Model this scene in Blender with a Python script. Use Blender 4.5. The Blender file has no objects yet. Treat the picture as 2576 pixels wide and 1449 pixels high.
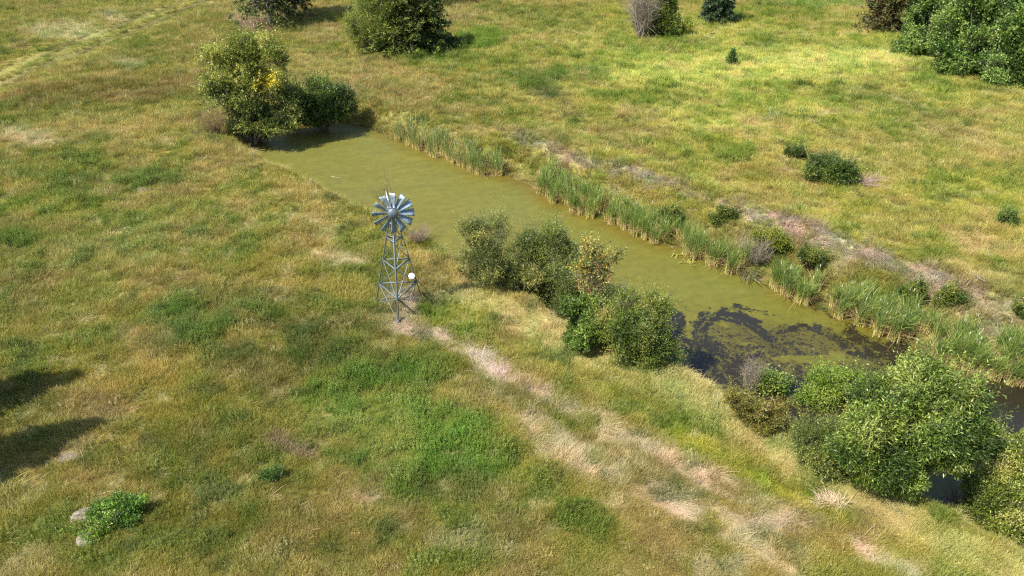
import bpy, math, random
import numpy as np
from mathutils import Vector
R = math.radians
rng = np.random.default_rng(7)
SC = bpy.context.scene
COL = SC.collection

# ------------------------------------------------------------------ camera, sky, sun, exposure
FPX, CX, CY, CAMH, DEP = 2000.0, 1288.0, 724.5, 19.0, R(30)      # focal length and centre in units of a 2576 x 1449 frame
cam = bpy.data.cameras.new('camera'); camo = bpy.data.objects.new('camera', cam); COL.objects.link(camo)
cam.sensor_width = 36.0; cam.lens = FPX / 2576 * 36.0; cam.clip_start = 0.1; cam.clip_end = 3000
camo.location = (0, 0, CAMH); camo.rotation_euler = (math.pi / 2 - DEP, 0, 0)
SC.camera = camo
SUN_EL, SUN_AZ = R(52), math.atan2(-0.84, -0.54)                   # azimuth from +Y towards +X
sd = Vector((math.sin(SUN_AZ) * math.cos(SUN_EL), math.cos(SUN_AZ) * math.cos(SUN_EL), math.sin(SUN_EL)))
sun = bpy.data.lights.new('sun', 'SUN'); sun.energy = 4.6; sun.angle = R(0.55); sun.color = (1.0, 0.95, 0.87)
suno = bpy.data.objects.new('sun', sun); COL.objects.link(suno)
suno.rotation_euler = sd.to_track_quat('Z', 'Y').to_euler(); suno.location = (0, 0, 60)
W = bpy.data.worlds.new('World'); SC.world = W; W.use_nodes = True
wn = W.node_tree; bg = wn.nodes['Background']; sky = wn.nodes.new('ShaderNodeTexSky')
sky.sky_type = 'NISHITA'; sky.sun_disc = False; sky.sun_elevation = SUN_EL; sky.sun_rotation = SUN_AZ
wn.links.new(sky.outputs[0], bg.inputs[0]); bg.inputs[1].default_value = 0.11
SC.view_settings.view_transform = 'Standard'; SC.view_settings.look = 'None'
SC.view_settings.exposure = 1.15; SC.view_settings.gamma = 1.0
SC.cycles.max_bounces = 4; SC.cycles.diffuse_bounces = 2; SC.cycles.transmission_bounces = 2
SC.cycles.use_denoising = False; SC.cycles.filter_width = 1.2

# ------------------------------------------------------------------ plan helpers: where a picture point stands on the land
cD, sD = math.cos(DEP), math.sin(DEP)
def ray(px, py):
    a = (np.asarray(px, float) - CX) / FPX; b = -(np.asarray(py, float) - CY) / FPX
    return a, cD + b * sD, -sD + b * cD
def onz(px, py, z=0.0):
    dx, dy, dz = ray(px, py); t = (z - CAMH) / dz
    return dx * t, dy * t
def at_y(px, py, Y):
    dx, dy, dz = ray(px, py); t = Y / dy
    return np.array([dx * t, Y, CAMH + dz * t])
def topx(x, y, z):
    f = y * cD - (z - CAMH) * sD; u = y * sD + (z - CAMH) * cD
    f = np.maximum(f, 0.5)
    return CX + FPX * x / f, CY - FPX * u / f

# ------------------------------------------------------------------ noise
def _h(ix, iy, s):
    n = (ix.astype(np.int64) * 374761393 + iy.astype(np.int64) * 668265263 + s * 1274126177) & 0xffffffff
    n = ((n ^ (n >> 13)) * 1274126177) & 0xffffffff
    return ((n ^ (n >> 16)) & 0xffff) / 65535.0
def vn(x, y, s=0):
    ix = np.floor(x); iy = np.floor(y); fx = x - ix; fy = y - iy
    fx = fx * fx * (3 - 2 * fx); fy = fy * fy * (3 - 2 * fy)
    a = _h(ix, iy, s); b = _h(ix + 1, iy, s); c = _h(ix, iy + 1, s); d = _h(ix + 1, iy + 1, s)
    return (a * (1 - fx) + b * fx) * (1 - fy) + (c * (1 - fx) + d * fx) * fy
def fbm(x, y, s=0, o=4):
    t = 0; a = 0.5; n = 0
    for k in range(o):
        t = t + a * vn(x, y, s + k * 17); n += a; a *= 0.55; x = x * 2.03 + 11.3; y = y * 2.03 - 7.7
    return t / n
def sm(t): t = np.clip(t, 0, 1); return t * t * (3 - 2 * t)
def dist_poly(x, y, P):
    d = np.full(np.shape(x), 1e9)
    for (x0, y0), (x1, y1) in zip(P[:-1], P[1:]):
        ex, ey = x1 - x0, y1 - y0; L = ex * ex + ey * ey + 1e-9
        t = np.clip(((x - x0) * ex + (y - y0) * ey) / L, 0, 1)
        d = np.minimum(d, np.hypot(x - x0 - t * ex, y - y0 - t * ey))
    return d
def inside(x, y, P):
    r = np.zeros(np.shape(x), bool)
    for (x0, y0), (x1, y1) in zip(P, P[1:] + P[:1]):
        c = ((y0 > y) != (y1 > y))
        with np.errstate(divide='ignore', invalid='ignore'):
            r ^= c & (x < (x1 - x0) * (y - y0) / (y1 - y0 + 1e-12) + x0)
    return r

# ------------------------------------------------------------------ the land
WZ = -1.25
NEAR_PX = [(612, 380), (650, 408), (715, 448), (790, 486), (860, 520), (930, 556), (1010, 590), (1090, 628), (1150, 668), (1210, 712),
           (1300, 752), (1390, 800), (1440, 845), (1560, 885), (1640, 915), (1700, 948), (1770, 985), (1830, 1022), (1900, 1062), (1990, 1108), (2100, 1172), (2240, 1250),
           (2390, 1325), (2576, 1425), (2900, 1600), (3300, 1840)]
FAR_PX = [(612, 380), (640, 352), (700, 328), (780, 312), (868, 308), (920, 318), (985, 350), (1050, 376), (1130, 402), (1200, 436), (1260, 440), (1330, 468),
          (1400, 515), (1500, 548), (1600, 588), (1700, 626), (1800, 668), (1900, 712), (2000, 750), (2100, 792), (2200, 832),
          (2300, 880), (2420, 924), (2576, 968), (2900, 1090), (3400, 1290)]
def plan(P, z): return [tuple(float(v) for v in onz(a, b, z)) for a, b in P]
NEARL, FARL = plan(NEAR_PX, WZ), plan(FAR_PX, WZ)
POND = NEARL[::-1] + FARL[1:]
TRACK = [plan(p, 0.0) for p in ([(-120, 238), (0, 186), (100, 142), (220, 98), (330, 55), (440, 12), (520, -20)],
                                [(-120, 262), (0, 212), (110, 166), (240, 118), (350, 74), (470, 22), (560, -20)])]
def shore(x, y):
    x = np.asarray(x, float); y = np.asarray(y, float)
    ins = inside(x, y, POND); dn = dist_poly(x, y, NEARL); df = dist_poly(x, y, FARL)
    return ins, dn, df
def bank_width(x): return 2.0 + 3.0 * sm((x + 6) / 14)
def height(x, y):
    x = np.asarray(x, float); y = np.asarray(y, float)
    ins, dn, df = shore(x, y)
    wj = 0.35 * (fbm(x * 0.8, y * 0.8, 5) - 0.5)
    wf = bank_width(x)
    s = np.minimum((dn + wj * np.minimum(dn, 1)) / 1.25, (df + 2 * wj * np.minimum(df, 1)) / wf)
    s = np.maximum(s, 0)
    prof = np.where(s < 1, 0.25 * s + 0.75 * sm(s), 1)
    z = WZ - 0.03 + (-WZ + 0.03) * prof
    far_side = df < dn
    z = z + np.where(far_side, 0.40 * np.exp(-((df - wf) / 1.6) ** 2) * sm((x + 3) / 8), 0.12 * np.exp(-((dn - 1.5) / 1.3) ** 2)) * np.minimum(s, 1)
    z = z + np.minimum(s, 1) * (0.5 * (fbm(x * 0.06, y * 0.06, 3, 3) - 0.5) + 0.22 * (fbm(x * 0.5, y * 0.5, 9, 3) - 0.5))
    rough = np.where(far_side & (df < wf + 1.5), 0.7 * (fbm(x * 1.4, y * 1.4, 12, 4) - 0.5) * np.minimum(s * 3, 1), 0)
    z = z + rough
    for T in TRACK:
        z = z - 0.16 * np.exp(-(dist_poly(x, y, T) / 0.4) ** 2)
    zin = WZ - 0.05 - 0.7 * sm(np.minimum(dn, df) / 2.5)
    return np.where(ins, zin, z)
def ground_at(px, py):
    x, y = onz(px, py, 0.0)
    for _ in range(8):
        z = float(height(np.array([x]), np.array([y]))[0]); x, y = onz(px, py, z)
    return float(x), float(y), z
def gz(x, y): return float(height(np.array([x]), np.array([y]))[0])

# ------------------------------------------------------------------ colour of the vegetation over the land
def lin(c):
    c = np.asarray(c, float) / 255.0
    return np.where(c <= 0.04045, c / 12.92, ((c + 0.055) / 1.055) ** 2.4)
G1, G2, G3, GB = (118, 128, 48), (168, 168, 76), (82, 106, 40), (108, 144, 50)
GO, TA, BR, ST, DI, LO = (168, 146, 66), (178, 150, 92), (136, 108, 58), (205, 184, 142), (168, 140, 116), (124, 120, 52)
PATCH = [ # centre x, y, half sizes, tilt, colour, strength
 (1950, 180, 750, 150, 0, (160, 164, 68), 1), (2100, 480, 900, 140, 8, (164, 158, 68), .9),
 (150, 40, 320, 60, -12, (148, 140, 62), .8), (165, 82, 100, 26, 0, (190, 184, 130), .7), (280, 45, 40, 14, 0, ST, .6), (330, 150, 160, 28, -10, (128, 132, 58), .7),
 (320, 165, 40, 16, 0, (190, 184, 140), .5), (480, 130, 90, 40, 0, (140, 130, 58), .6), (420, 60, 120, 40, 0, (150, 136, 62), .8),
 (260, 235, 330, 38, -4, (142, 114, 54), .8), (60, 290, 160, 20, -8, G1, .7), (450, 300, 170, 30, 0, (150, 138, 62), .6), (470, 370, 150, 40, 0, (150, 142, 62), .6),
 (230, 325, 300, 30, -6, (182, 154, 84), .9), (40, 345, 70, 22, 0, ST, .6), (90, 360, 50, 14, -20, ST, .5), (545, 345, 40, 24, -20, G3, .6),
 (150, 420, 260, 40, 0, (118, 132, 50), .8), (290, 462, 190, 34, -4, (102, 128, 48), .9), (90, 520, 200, 40, 0, (128, 142, 52), .8), (470, 545, 260, 60, 0, (146, 148, 66), .7),
 (120, 640, 210, 70, 0, (112, 130, 50), .8), (330, 620, 200, 50, 0, (150, 152, 78), .6), (580, 610, 140, 60, 0, (120, 134, 52), .7), (60, 760, 120, 60, 0, (110, 128, 46), .8),
 (600, 470, 110, 40, 25, (166, 158, 74), .6), (800, 590, 90, 18, 28, (192, 176, 110), .7), (780, 560, 60, 20, 20, (170, 150, 80), .6), (880, 650, 60, 16, 12, ST, .6), (750, 690, 130, 46, 10, (172, 144, 64), .8),
 (860, 570, 90, 30, 30, (160, 156, 66), .7), (1060, 660, 80, 30, 25, (166, 150, 66), .8), (1120, 690, 60, 20, 25, TA, .5), (900, 740, 90, 40, 0, (160, 140, 66), .6),
 (490, 790, 130, 60, 0, (92, 128, 46), .95), (440, 860, 90, 30, 0, G3, .6), (640, 790, 160, 60, 5, (104, 122, 46), .9), (700, 750, 120, 25, 0, (120, 122, 52), .6), (730, 830, 90, 24, 0, (130, 104, 62), .5),
 (320, 740, 50, 10, 0, (200, 182, 100), .6), (300, 835, 110, 14, -10, TA, .6), (160, 860, 160, 50, 0, (130, 140, 54), .6), (300, 930, 160, 60, 0, (172, 146, 62), .9), (420, 1020, 200, 70, 0, (158, 138, 58), .8), (240, 1040, 60, 40, 0, (168, 142, 86), .7),
 (60, 1000, 120, 60, 0, (116, 120, 48), .7), (80, 1230, 190, 90, 0, (166, 140, 66), .8), (300, 1180, 160, 60, 0, (134, 130, 52), .7), (160, 1140, 60, 16, -20, (176, 150, 112), .6),
 (640, 930, 170, 60, 10, (118, 112, 54), .8), (830, 880, 180, 50, 10, (98, 108, 46), .9), (690, 960, 70, 20, 20, (150, 118, 76), .5), (560, 1130, 190, 70, 0, (128, 122, 50), .8), (560, 1300, 260, 120, 0, (134, 124, 52), .8),
 (990, 960, 120, 40, 15, (98, 132, 46), .9), (880, 1030, 150, 50, 20, (98, 138, 44), .95), (1060, 1110, 250, 90, 12, GB, 1), (1120, 1165, 210, 64, 5, GB, .9), (960, 1190, 140, 60, 10, (100, 134, 46), .9),
 (745, 1140, 46, 26, 30, (150, 116, 90), .8), (760, 1190, 30, 12, 0, ST, .4), (890, 1260, 80, 14, 10, (176, 150, 106), .7), (1240, 1230, 100, 60, 0, (124, 116, 60), .7), (1160, 1250, 20, 30, -30, ST, .6),
 (900, 1370, 240, 60, 0, (134, 128, 52), .7), (1190, 1380, 110, 40, 0, (178, 152, 110), .7), (1060, 1330, 70, 50, 0, (120, 112, 54), .6), (1330, 1340, 60, 50, 30, (150, 126, 74), .7), (1450, 1330, 120, 60, 20, (122, 126, 48), .7),
 (1440, 1130, 90, 40, 20, (150, 130, 74), .7), (1300, 1010, 110, 40, 20, (114, 116, 50), .7), (1190, 940, 80, 30, 20, (120, 118, 50), .7), (1150, 820, 90, 50, 25, (136, 146, 54), .9), (1240, 780, 60, 26, 25, (170, 162, 74), .8),
 (1640, 1180, 170, 60, 30, (150, 126, 66), .7), (1700, 1320, 240, 70, 25, (150, 134, 64), .7), (2000, 1400, 200, 60, 20, (152, 140, 60), .8), (2380, 1400, 200, 60, 20, (176, 160, 78), .8),
 (1000, 782, 80, 42, 0, (184, 154, 122), 1), (950, 800, 60, 20, 0, (150, 134, 64), .6), (860, 810, 60, 20, 0, (150, 120, 70), .5), (900, 840, 80, 30, 0, (120, 124, 50), .6),
 (640, 55, 60, 34, 10, (176, 140, 112), .9), (600, 20, 100, 30, 0, (164, 146, 80), .6), (780, 85, 120, 30, 0, (162, 138, 72), .8), (760, 125, 120, 24, 0, (140, 138, 56), .8), (790, 165, 120, 26, 0, (172, 146, 78), .8), (1160, 36, 90, 14, 0, (180, 150, 90), .9), (1120, 58, 120, 16, 0, (150, 144, 76), .6),
 (1190, 105, 90, 30, -10, (110, 146, 48), .9), (1120, 145, 180, 22, 5, (104, 136, 46), .95), (880, 185, 120, 24, 0, (176, 148, 78), .8), (1080, 195, 120, 20, 5, (170, 146, 72), .8), (900, 225, 60, 18, 10, (172, 144, 110), .7), (1010, 250, 160, 36, 15, (158, 138, 68), .8), (1330, 150, 170, 30, 0, (142, 142, 56), .7),
 (1340, 215, 90, 28, 12, (92, 124, 44), .95), (1370, 240, 46, 16, 0, (72, 100, 42), .8), (1450, 190, 110, 20, 0, (100, 132, 46), .85), (1200, 210, 90, 22, 0, (150, 138, 66), .6), (1420, 60, 200, 30, 0, (138, 142, 62), .7), (1530, 40, 60, 30, 0, (160, 156, 56), .7), (1660, 120, 160, 20, 0, (112, 142, 48), .7),
 (1900, 40, 160, 30, 0, (126, 142, 46), .8), (2080, 12, 160, 14, 0, (114, 152, 62), .8), (2060, 65, 120, 24, 0, (146, 138, 60), .6), (2160, 82, 60, 10, 0, (180, 156, 88), .6), (1930, 122, 60, 7, 5, (92, 112, 44), .7), (2320, 120, 90, 26, 10, (126, 150, 50), .7), (2020, 110, 160, 20, 0, (132, 142, 54), .6),
 (1830, 180, 340, 36, 0, (190, 192, 92), .9), (2120, 150, 280, 26, 0, (196, 196, 102), .9), (1620, 250, 140, 30, 0, (128, 140, 54), .7), (2130, 235, 200, 22, 4, (118, 132, 50), .85), (2280, 280, 200, 26, 8, (120, 134, 52), .7), (2380, 200, 120, 30, 15, (124, 142, 52), .8), (2500, 240, 120, 40, 15, (150, 150, 60), .8),
 (1930, 298, 12, 7, 0, (205, 196, 150), .8), (2080, 290, 26, 8, 0, (190, 180, 120), .6), (1720, 310, 160, 30, 10, (186, 184, 88), .8), (1890, 325, 60, 14, 20, (196, 168, 100), .8), (1780, 370, 130, 30, 10, (134, 150, 50), .7), (1500, 330, 150, 40, 10, (150, 144, 70), .7), (1620, 300, 70, 24, 0, (156, 132, 74), .5),
 (2050, 340, 200, 22, 5, (170, 156, 74), .7), (2350, 320, 120, 40, 0, (130, 138, 56), .7), (2520, 340, 80, 60, 0, (176, 160, 80), .7), (2330, 410, 160, 40, 10, (160, 152, 70), .6), (1950, 450, 160, 30, 15, (158, 136, 60), .7), (2180, 510, 140, 24, 15, (152, 150, 56), .6),
 (2470, 480, 160, 36, 15, (158, 156, 62), .7), (2380, 560, 200, 30, 15, (150, 144, 60), .8), (2500, 620, 120, 26, 15, (184, 156, 92), .7), (2250, 590, 180, 20, 18, (140, 138, 54), .7), (1640, 400, 120, 20, 15, (140, 120, 66), .6), (2470, 680, 120, 30, 15, (152, 134, 66), .7),
 (1900, 600, 140, 30, 22, (124, 124, 56), .7), (2100, 690, 120, 30, 22, (138, 130, 60), .7), (2350, 800, 160, 60, 22, (126, 126, 54), .7), (2540, 840, 80, 50, 15, (156, 134, 98), .7), (1400, 430, 70, 26, 20, (134, 118, 62), .8), (1270, 395, 50, 26, 20, (126, 128, 54), .8), (1350, 350, 120, 20, 15, (156, 130, 80), .7),
]
STREAK = [ # polyline, half width, colour, strength, breakup
 ([(1180, 735), (1330, 800), (1440, 875), (1560, 925), (1700, 980), (1850, 1065), (2000, 1150), (2200, 1262), (2400, 1362), (2620, 1475)], 46, (196, 182, 112), .85, .35),
 ([(1120, 775), (1260, 850), (1420, 930), (1600, 1030), (1780, 1120), (1960, 1215), (2120, 1300)], 34, (138, 146, 58), .85, .4),
 ([(1700, 1085), (1850, 1170), (2000, 1250), (2150, 1345), (2260, 1420)], 20, (168, 164, 50), .85, .4),
 ([(1010, 822), (1080, 850), (1160, 885), (1240, 935), (1330, 975), (1430, 1030)], 20, (206, 178, 146), .95, .6),
 ([(1180, 890), (1225, 915), (1260, 965)], 24, (200, 178, 148), 1, .45),
 ([(1330, 1070), (1450, 1150), (1600, 1215), (1760, 1290), (1900, 1370), (2000, 1430)], 44, (198, 174, 130), .9, .75),
 ([(1440, 1030), (1560, 1090), (1700, 1160), (1850, 1240), (1960, 1300), (2060, 1330)], 30, (198, 174, 130), .9, .75),
 ([(1640, 1230), (1780, 1290), (1860, 1310), (1960, 1330)], 20, (196, 176, 142), .95, .6),
 ([(2140, 1360), (2220, 1410), (2300, 1450)], 28, (212, 186, 146), 1, .4),
 ([(1780, 1440), (1860, 1420)], 30, (206, 182, 146), .8, .5), ([(1500, 1090), (1580, 1120)], 18, (206, 180, 132), .8, .5),
 ([(640, 400), (760, 480), (900, 560), (1080, 655), (1170, 700)], 22, (176, 156, 76), .8, .4),
 ([(1300, 345), (1400, 385), (1500, 415), (1600, 440), (1700, 470), (1800, 505), (1880, 532)], 20, (156, 130, 104), .95, .7),
 ([(1860, 528), (1960, 565), (2080, 605), (2200, 648), (2320, 690), (2430, 728), (2576, 790), (2700, 830)], 34, (158, 130, 106), 1, .6),
 ([(2050, 600), (2150, 625), (2190, 640)], 24, (182, 154, 126), .9, .4), ([(2300, 700), (2420, 760), (2576, 850)], 26, (172, 146, 116), .8, .6),
]
def cfield(x, y, z):
    """sRGB-like albedo colour and bareness (0..1) of every land point"""
    px, py = topx(x, y, np.maximum(z, -0.2))
    w = (fbm(x * 0.35, y * 0.35, 21, 4) - 0.5); w2 = (fbm(x * 0.35, y * 0.35, 55, 4) - 0.5)
    sc = np.clip((py + 300) / 1100, 0.2, 1.4)
    qx = px + w * 190 * sc; qy = py + w2 * 90 * sc
    n = fbm(x * 0.16, y * 0.16, 31, 4)[..., None]
    base = np.array((136, 134, 56.)) * (1 - sm((n - .35) * 4)) + np.array((160, 142, 66.)) * sm((n - .35) * 4)
    c = np.broadcast_to(base, px.shape + (3,)).copy(); bare = np.zeros(px.shape)
    for (a, b, rx, ry, an, cc, st) in PATCH:
        an = R(an); dx = qx - a; dy = qy - b
        u = (dx * math.cos(an) + dy * math.sin(an)) / rx; v = (-dx * math.sin(an) + dy * math.cos(an)) / ry
        k = (st * (1 - sm((np.hypot(u, v) - 0.55) / 0.75)))[..., None]
        c = c * (1 - k) + np.array(cc, float) * k
        if cc[2] > 100 and cc[0] - cc[1] > 20: bare = np.maximum(bare, k[..., 0] * (.8 if cc[2] > 113 else .4))
    for (P, hw, cc, st, br) in STREAK:
        nn = fbm(x * 0.9, y * 0.9, 77 + int(hw), 3)
        d = dist_poly(px + w * 34 * sc, py + w2 * 34 * sc, P) / (hw * (0.45 + 1.1 * nn))
        k = st * (1 - sm((d - 0.5) / 0.7)) * np.clip(1 - br + br * 4 * (fbm(x * 1.7, y * 1.7, 99, 3) - 0.36), 0, 1)
        c = c * (1 - k[..., None]) + np.array(cc, float) * k[..., None]
        if cc[2] > 100: bare = np.maximum(bare, k * (.8 if cc[0] < 165 else .25))
    # small scale patchwork of greener and drier tufts
    m = fbm(x * 1.1, y * 1.1, 41, 3); m2 = fbm(x * 0.45, y * 0.45, 61, 4); m3 = vn(x * 2.6, y * 2.6, 71)
    g = sm((m - .5) * 3 + .5)[..., None]
    c = c * (1 + .0 * g) + (g - .5) * np.array((34, 8, 10.)) + (sm((m2 - .5) * 3.4 + .5)[..., None] - .5) * np.array((26, 6, 16.))
    k = sm((m2 - .62) * 9)[..., None] * sm((m3 - .3) * 3)[..., None] * .5                       # rusty and brown tufts
    c = c * (1 - k) + np.array((150, 112, 66.)) * k
    k = sm((vn(x * 1.3 + 9, y * 1.3, 81) - .78) * 9)[..., None] * .55                          # dark green herbs
    c = c * (1 - k) + np.array((80, 98, 46.)) * k
    k = sm((vn(x * .9 + 5, y * .9, 83) * .6 + vn(x * 3, y * 3, 84) * .4 - .74) * 12)[..., None] * .7   # pale straw
    c = c * (1 - k) + np.array((198, 178, 122.)) * k
    for T in TRACK:
        t = np.exp(-(dist_poly(x, y, T) / 0.7) ** 2); tt = np.exp(-(dist_poly(x, y, T) / 1.7) ** 2) - t
        c = c * (1 - .8 * t[..., None]) + np.array((60, 66, 34.)) * .8 * t[..., None]
        c = c + np.clip(tt, 0, 1)[..., None] * np.array((12, 20, 8.))
    return np.clip(c, 20, 235), np.clip(bare, 0, 1)

def veg(c):
    c = np.array(c, float); g = c[..., 1].copy(); df = c[..., 0] - g; pale_ = sm((c[..., 2] - 90) / 50)[..., None]; c[..., 0] = g + np.where(df > 0, df * (.44 + .16 * pale_[..., 0]), df * .64); c[..., 2] = c[..., 2] * 1.06 + 2
    a = lin(c); l = a.mean(-1, keepdims=True); return np.clip((a * .94 + l * .06) * (np.array((1.0, 1.0, .92)) * (1 - pale_) + np.array((1., .98, 1.)) * pale_), 0, 1)

# ------------------------------------------------------------------ materials
def new_mat(name):
    m = bpy.data.materials.new(name); m.use_nodes = True
    nt = m.node_tree; p = nt.nodes['Principled BSDF']; return m, nt, p
def N(nt, t, **k):
    n = nt.nodes.new(t)
    for a, b in k.items(): setattr(n, a, b)
    return n
def noise_mul(nt, colour, scale, lo, hi, detail=4, coord=None):
    tx = N(nt, 'ShaderNodeTexNoise'); tx.inputs['Scale'].default_value = scale; tx.inputs['Detail'].default_value = detail
    if coord is not None: nt.links.new(coord, tx.inputs['Vector'])
    mr = N(nt, 'ShaderNodeMapRange'); mr.inputs[1].default_value = .3; mr.inputs[2].default_value = .7; mr.inputs[3].default_value = lo; mr.inputs[4].default_value = hi
    nt.links.new(tx.outputs['Fac'], mr.inputs[0])
    v = N(nt, 'ShaderNodeVectorMath', operation='SCALE'); nt.links.new(colour, v.inputs[0]); nt.links.new(mr.outputs[0], v.inputs['Scale'])
    return v.outputs[0], tx
def leafy(name, attr='col', inst=False, trans=.35, rough=.55, gain=1.0, spec=.3, warm=(1, 1)):
    m, nt, p = new_mat(name)
    a = N(nt, 'ShaderNodeAttribute', attribute_name=attr); c = a.outputs['Color']
    if inst:
        b = N(nt, 'ShaderNodeAttribute', attribute_name='icol', attribute_type='INSTANCER')
        mx = N(nt, 'ShaderNodeVectorMath', operation='MULTIPLY'); nt.links.new(c, mx.inputs[0]); nt.links.new(b.outputs['Color'], mx.inputs[1]); c = mx.outputs[0]
    g = N(nt, 'ShaderNodeVectorMath', operation='MULTIPLY'); g.inputs[1].default_value = (gain * warm[0], gain, gain * warm[1]); nt.links.new(c, g.inputs[0]); c = g.outputs[0]
    nt.links.new(c, p.inputs['Base Color']); p.inputs['Roughness'].default_value = rough; p.inputs['Specular IOR Level'].default_value = spec
    tr = N(nt, 'ShaderNodeBsdfTranslucent'); nt.links.new(c, tr.inputs[0])
    mi = N(nt, 'ShaderNodeMixShader'); mi.inputs[0].default_value = trans
    nt.links.new(p.outputs[0], mi.inputs[1]); nt.links.new(tr.outputs[0], mi.inputs[2]); nt.links.new(mi.outputs[0], nt.nodes['Material Output'].inputs[0])
    return m
def plain(name, rgb, rough=.7, metal=0, scale=6, lo=.75, hi=1.25, bump=.0, spec=.4):
    m, nt, p = new_mat(name)
    rg = N(nt, 'ShaderNodeRGB'); rg.outputs[0].default_value = (*rgb, 1)
    tc = N(nt, 'ShaderNodeTexCoord')
    c, tx = noise_mul(nt, rg.outputs[0], scale, lo, hi, coord=tc.outputs['Object'])
    nt.links.new(c, p.inputs['Base Color']); p.inputs['Roughness'].default_value = rough; p.inputs['Metallic'].default_value = metal; p.inputs['Specular IOR Level'].default_value = spec
    if bump:
        b = N(nt, 'ShaderNodeBump'); b.inputs['Strength'].default_value = bump; b.inputs['Distance'].default_value = .03
        nt.links.new(tx.outputs['Fac'], b.inputs['Height']); nt.links.new(b.outputs[0], p.inputs['Normal'])
    return m
M_GRASS = leafy('grass_blades', inst=True, trans=.34, rough=.6, gain=1.0, spec=.2)
M_LEAF = leafy('leaves', trans=.38, rough=.42, spec=.45, gain=1.22, warm=(1.06, .86))
M_NEEDLE = leafy('needles', trans=.18, rough=.6, gain=1.3, warm=(1.05, .88))
M_REED = leafy('reed_leaves', trans=.3, rough=.45)
M_BARK = plain('bark', (.14, .11, .09), .9, scale=9, lo=.5, hi=1.5, bump=.6)
M_GREYW = plain('weathered_wood', (.30, .25, .18), .9, scale=14, lo=.6, hi=1.3, bump=.4)
M_REDW = plain('red_bark', (.30, .12, .08), .8, scale=14)
M_STEEL = plain('galvanised_steel', (.15, .18, .19), .5, .3, scale=9, lo=.8, hi=1.15)
M_BLADE = plain('blue_grey_sheet_steel', (.19, .245, .285), .42, .25, scale=5, lo=.85, hi=1.12)
M_DARKM = plain('dark_steel', (.09, .11, .13), .5, .4, scale=8)
M_WHITE = plain('white_plastic', (.82, .82, .80), .4, scale=6, lo=.92, hi=1.03)
M_STONE = plain('field_stone', (.20, .165, .13), .95, scale=6, lo=.5, hi=1.35, bump=.7)

# ------------------------------------------------------------------ meshes
def mesh_obj(name, V, F, mat, parent=None, col=None, smooth=False, link=True):
    V = np.ascontiguousarray(V, np.float32); F = np.ascontiguousarray(F, np.int32)
    me = bpy.data.meshes.new(name); me.vertices.add(len(V)); me.vertices.foreach_set('co', V.ravel())
    k = F.shape[1]; me.loops.add(F.size); me.loops.foreach_set('vertex_index', F.ravel())
    me.polygons.add(len(F)); me.polygons.foreach_set('loop_start', np.arange(0, F.size, k, dtype=np.int32))
    if smooth: me.polygons.foreach_set('use_smooth', np.ones(len(F), bool))
    me.update(calc_edges=True)
    if col is not None:
        a = me.color_attributes.new('col', 'FLOAT_COLOR', 'POINT')
        a.data.foreach_set('color', np.concatenate([col, np.ones((len(V), 1))], 1).astype(np.float32).ravel())
    if mat: me.materials.append(mat)
    o = bpy.data.objects.new(name, me)
    if link: COL.objects.link(o)
    if parent: o.parent = parent
    return o
class MB:
    def __init__(s): s.V = []; s.F = []; s.n = 0; s.C = []
    def add(s, V, F, c=(1, 1, 1)):
        V = np.asarray(V, float); F = np.asarray(F, int)
        s.V.append(V); s.F.append(F + s.n); s.n += len(V)
        c = np.asarray(c, float); s.C.append(np.broadcast_to(c, (len(V), 3)))
    def tube(s, P, r, k=5, c=(1, 1, 1)):
        P = np.asarray(P, float); n = len(P); r = np.broadcast_to(np.asarray(r, float), (n,))
        T = np.gradient(P, axis=0); T /= np.linalg.norm(T, axis=1)[:, None] + 1e-9
        ref = np.array((0, 0, 1.)) if abs(T[0][2]) < .8 else np.array((1., 0, 0))
        A = np.cross(T, ref); A /= np.linalg.norm(A, axis=1)[:, None] + 1e-9; B = np.cross(T, A)
        an = np.arange(k) * 2 * math.pi / k
        V = P[:, None] + r[:, None, None] * (A[:, None] * np.cos(an)[None, :, None] + B[:, None] * np.sin(an)[None, :, None])
        F = []
        for i in range(n - 1):
            for j in range(k):
                a = i * k + j; b = i * k + (j + 1) % k; F.append((a, b, b + k, a + k))
        V = V.reshape(-1, 3); m = len(V)
        V = np.vstack([V, P[0], P[-1]])
        for j in range(0, k):
            F.append((m, (j + 1) % k, j, m)) if False else None
        if k == 4: F.append((3, 2, 1, 0)); F.append(tuple((n - 1) * k + q for q in range(4)))
        F = [f for f in F if f]
        s.add(V[:m], F, c)
    def box(s, c0, sz, rot=None, c=(1, 1, 1)):
        h = np.array(sz) / 2; V = np.array([(x, y, z) for x in (-1, 1) for y in (-1, 1) for z in (-1, 1)]) * h
        if rot is not None: V = V @ np.array(rot).T
        s.add(V + np.array(c0), [(0, 1, 3, 2), (4, 6, 7, 5), (0, 4, 5, 1), (2, 3, 7, 6), (0, 2, 6, 4), (1, 5, 7, 3)], c)
    def build(s, name, mat, parent=None, smooth=False, col=True, link=True):
        return mesh_obj(name, np.vstack(s.V), np.vstack(s.F), mat, parent, np.vstack(s.C) if col else None, smooth, link)
def unit(v): return v / (np.linalg.norm(v, axis=-1, keepdims=True) + 1e-9)
def leaves(cen, d, side, L, Wd):
    """diamond leaves: base at cen, along d, width along side"""
    L = np.asarray(L)[:, None]; Wd = np.asarray(Wd)[:, None]
    nrm = np.cross(d, side)
    V = np.stack([cen, cen + d * L * .5 + side * Wd * .5 + nrm * L * .05, cen + d * L - nrm * L * .08, cen + d * L * .5 - side * Wd * .5 + nrm * L * .05], 1).reshape(-1, 3)
    F = np.arange(len(V)).reshape(-1, 4); return V, F
def empty(name, loc):
    o = bpy.data.objects.new(name, None); COL.objects.link(o); o.location = loc; o.empty_display_size = .3; return o
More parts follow.
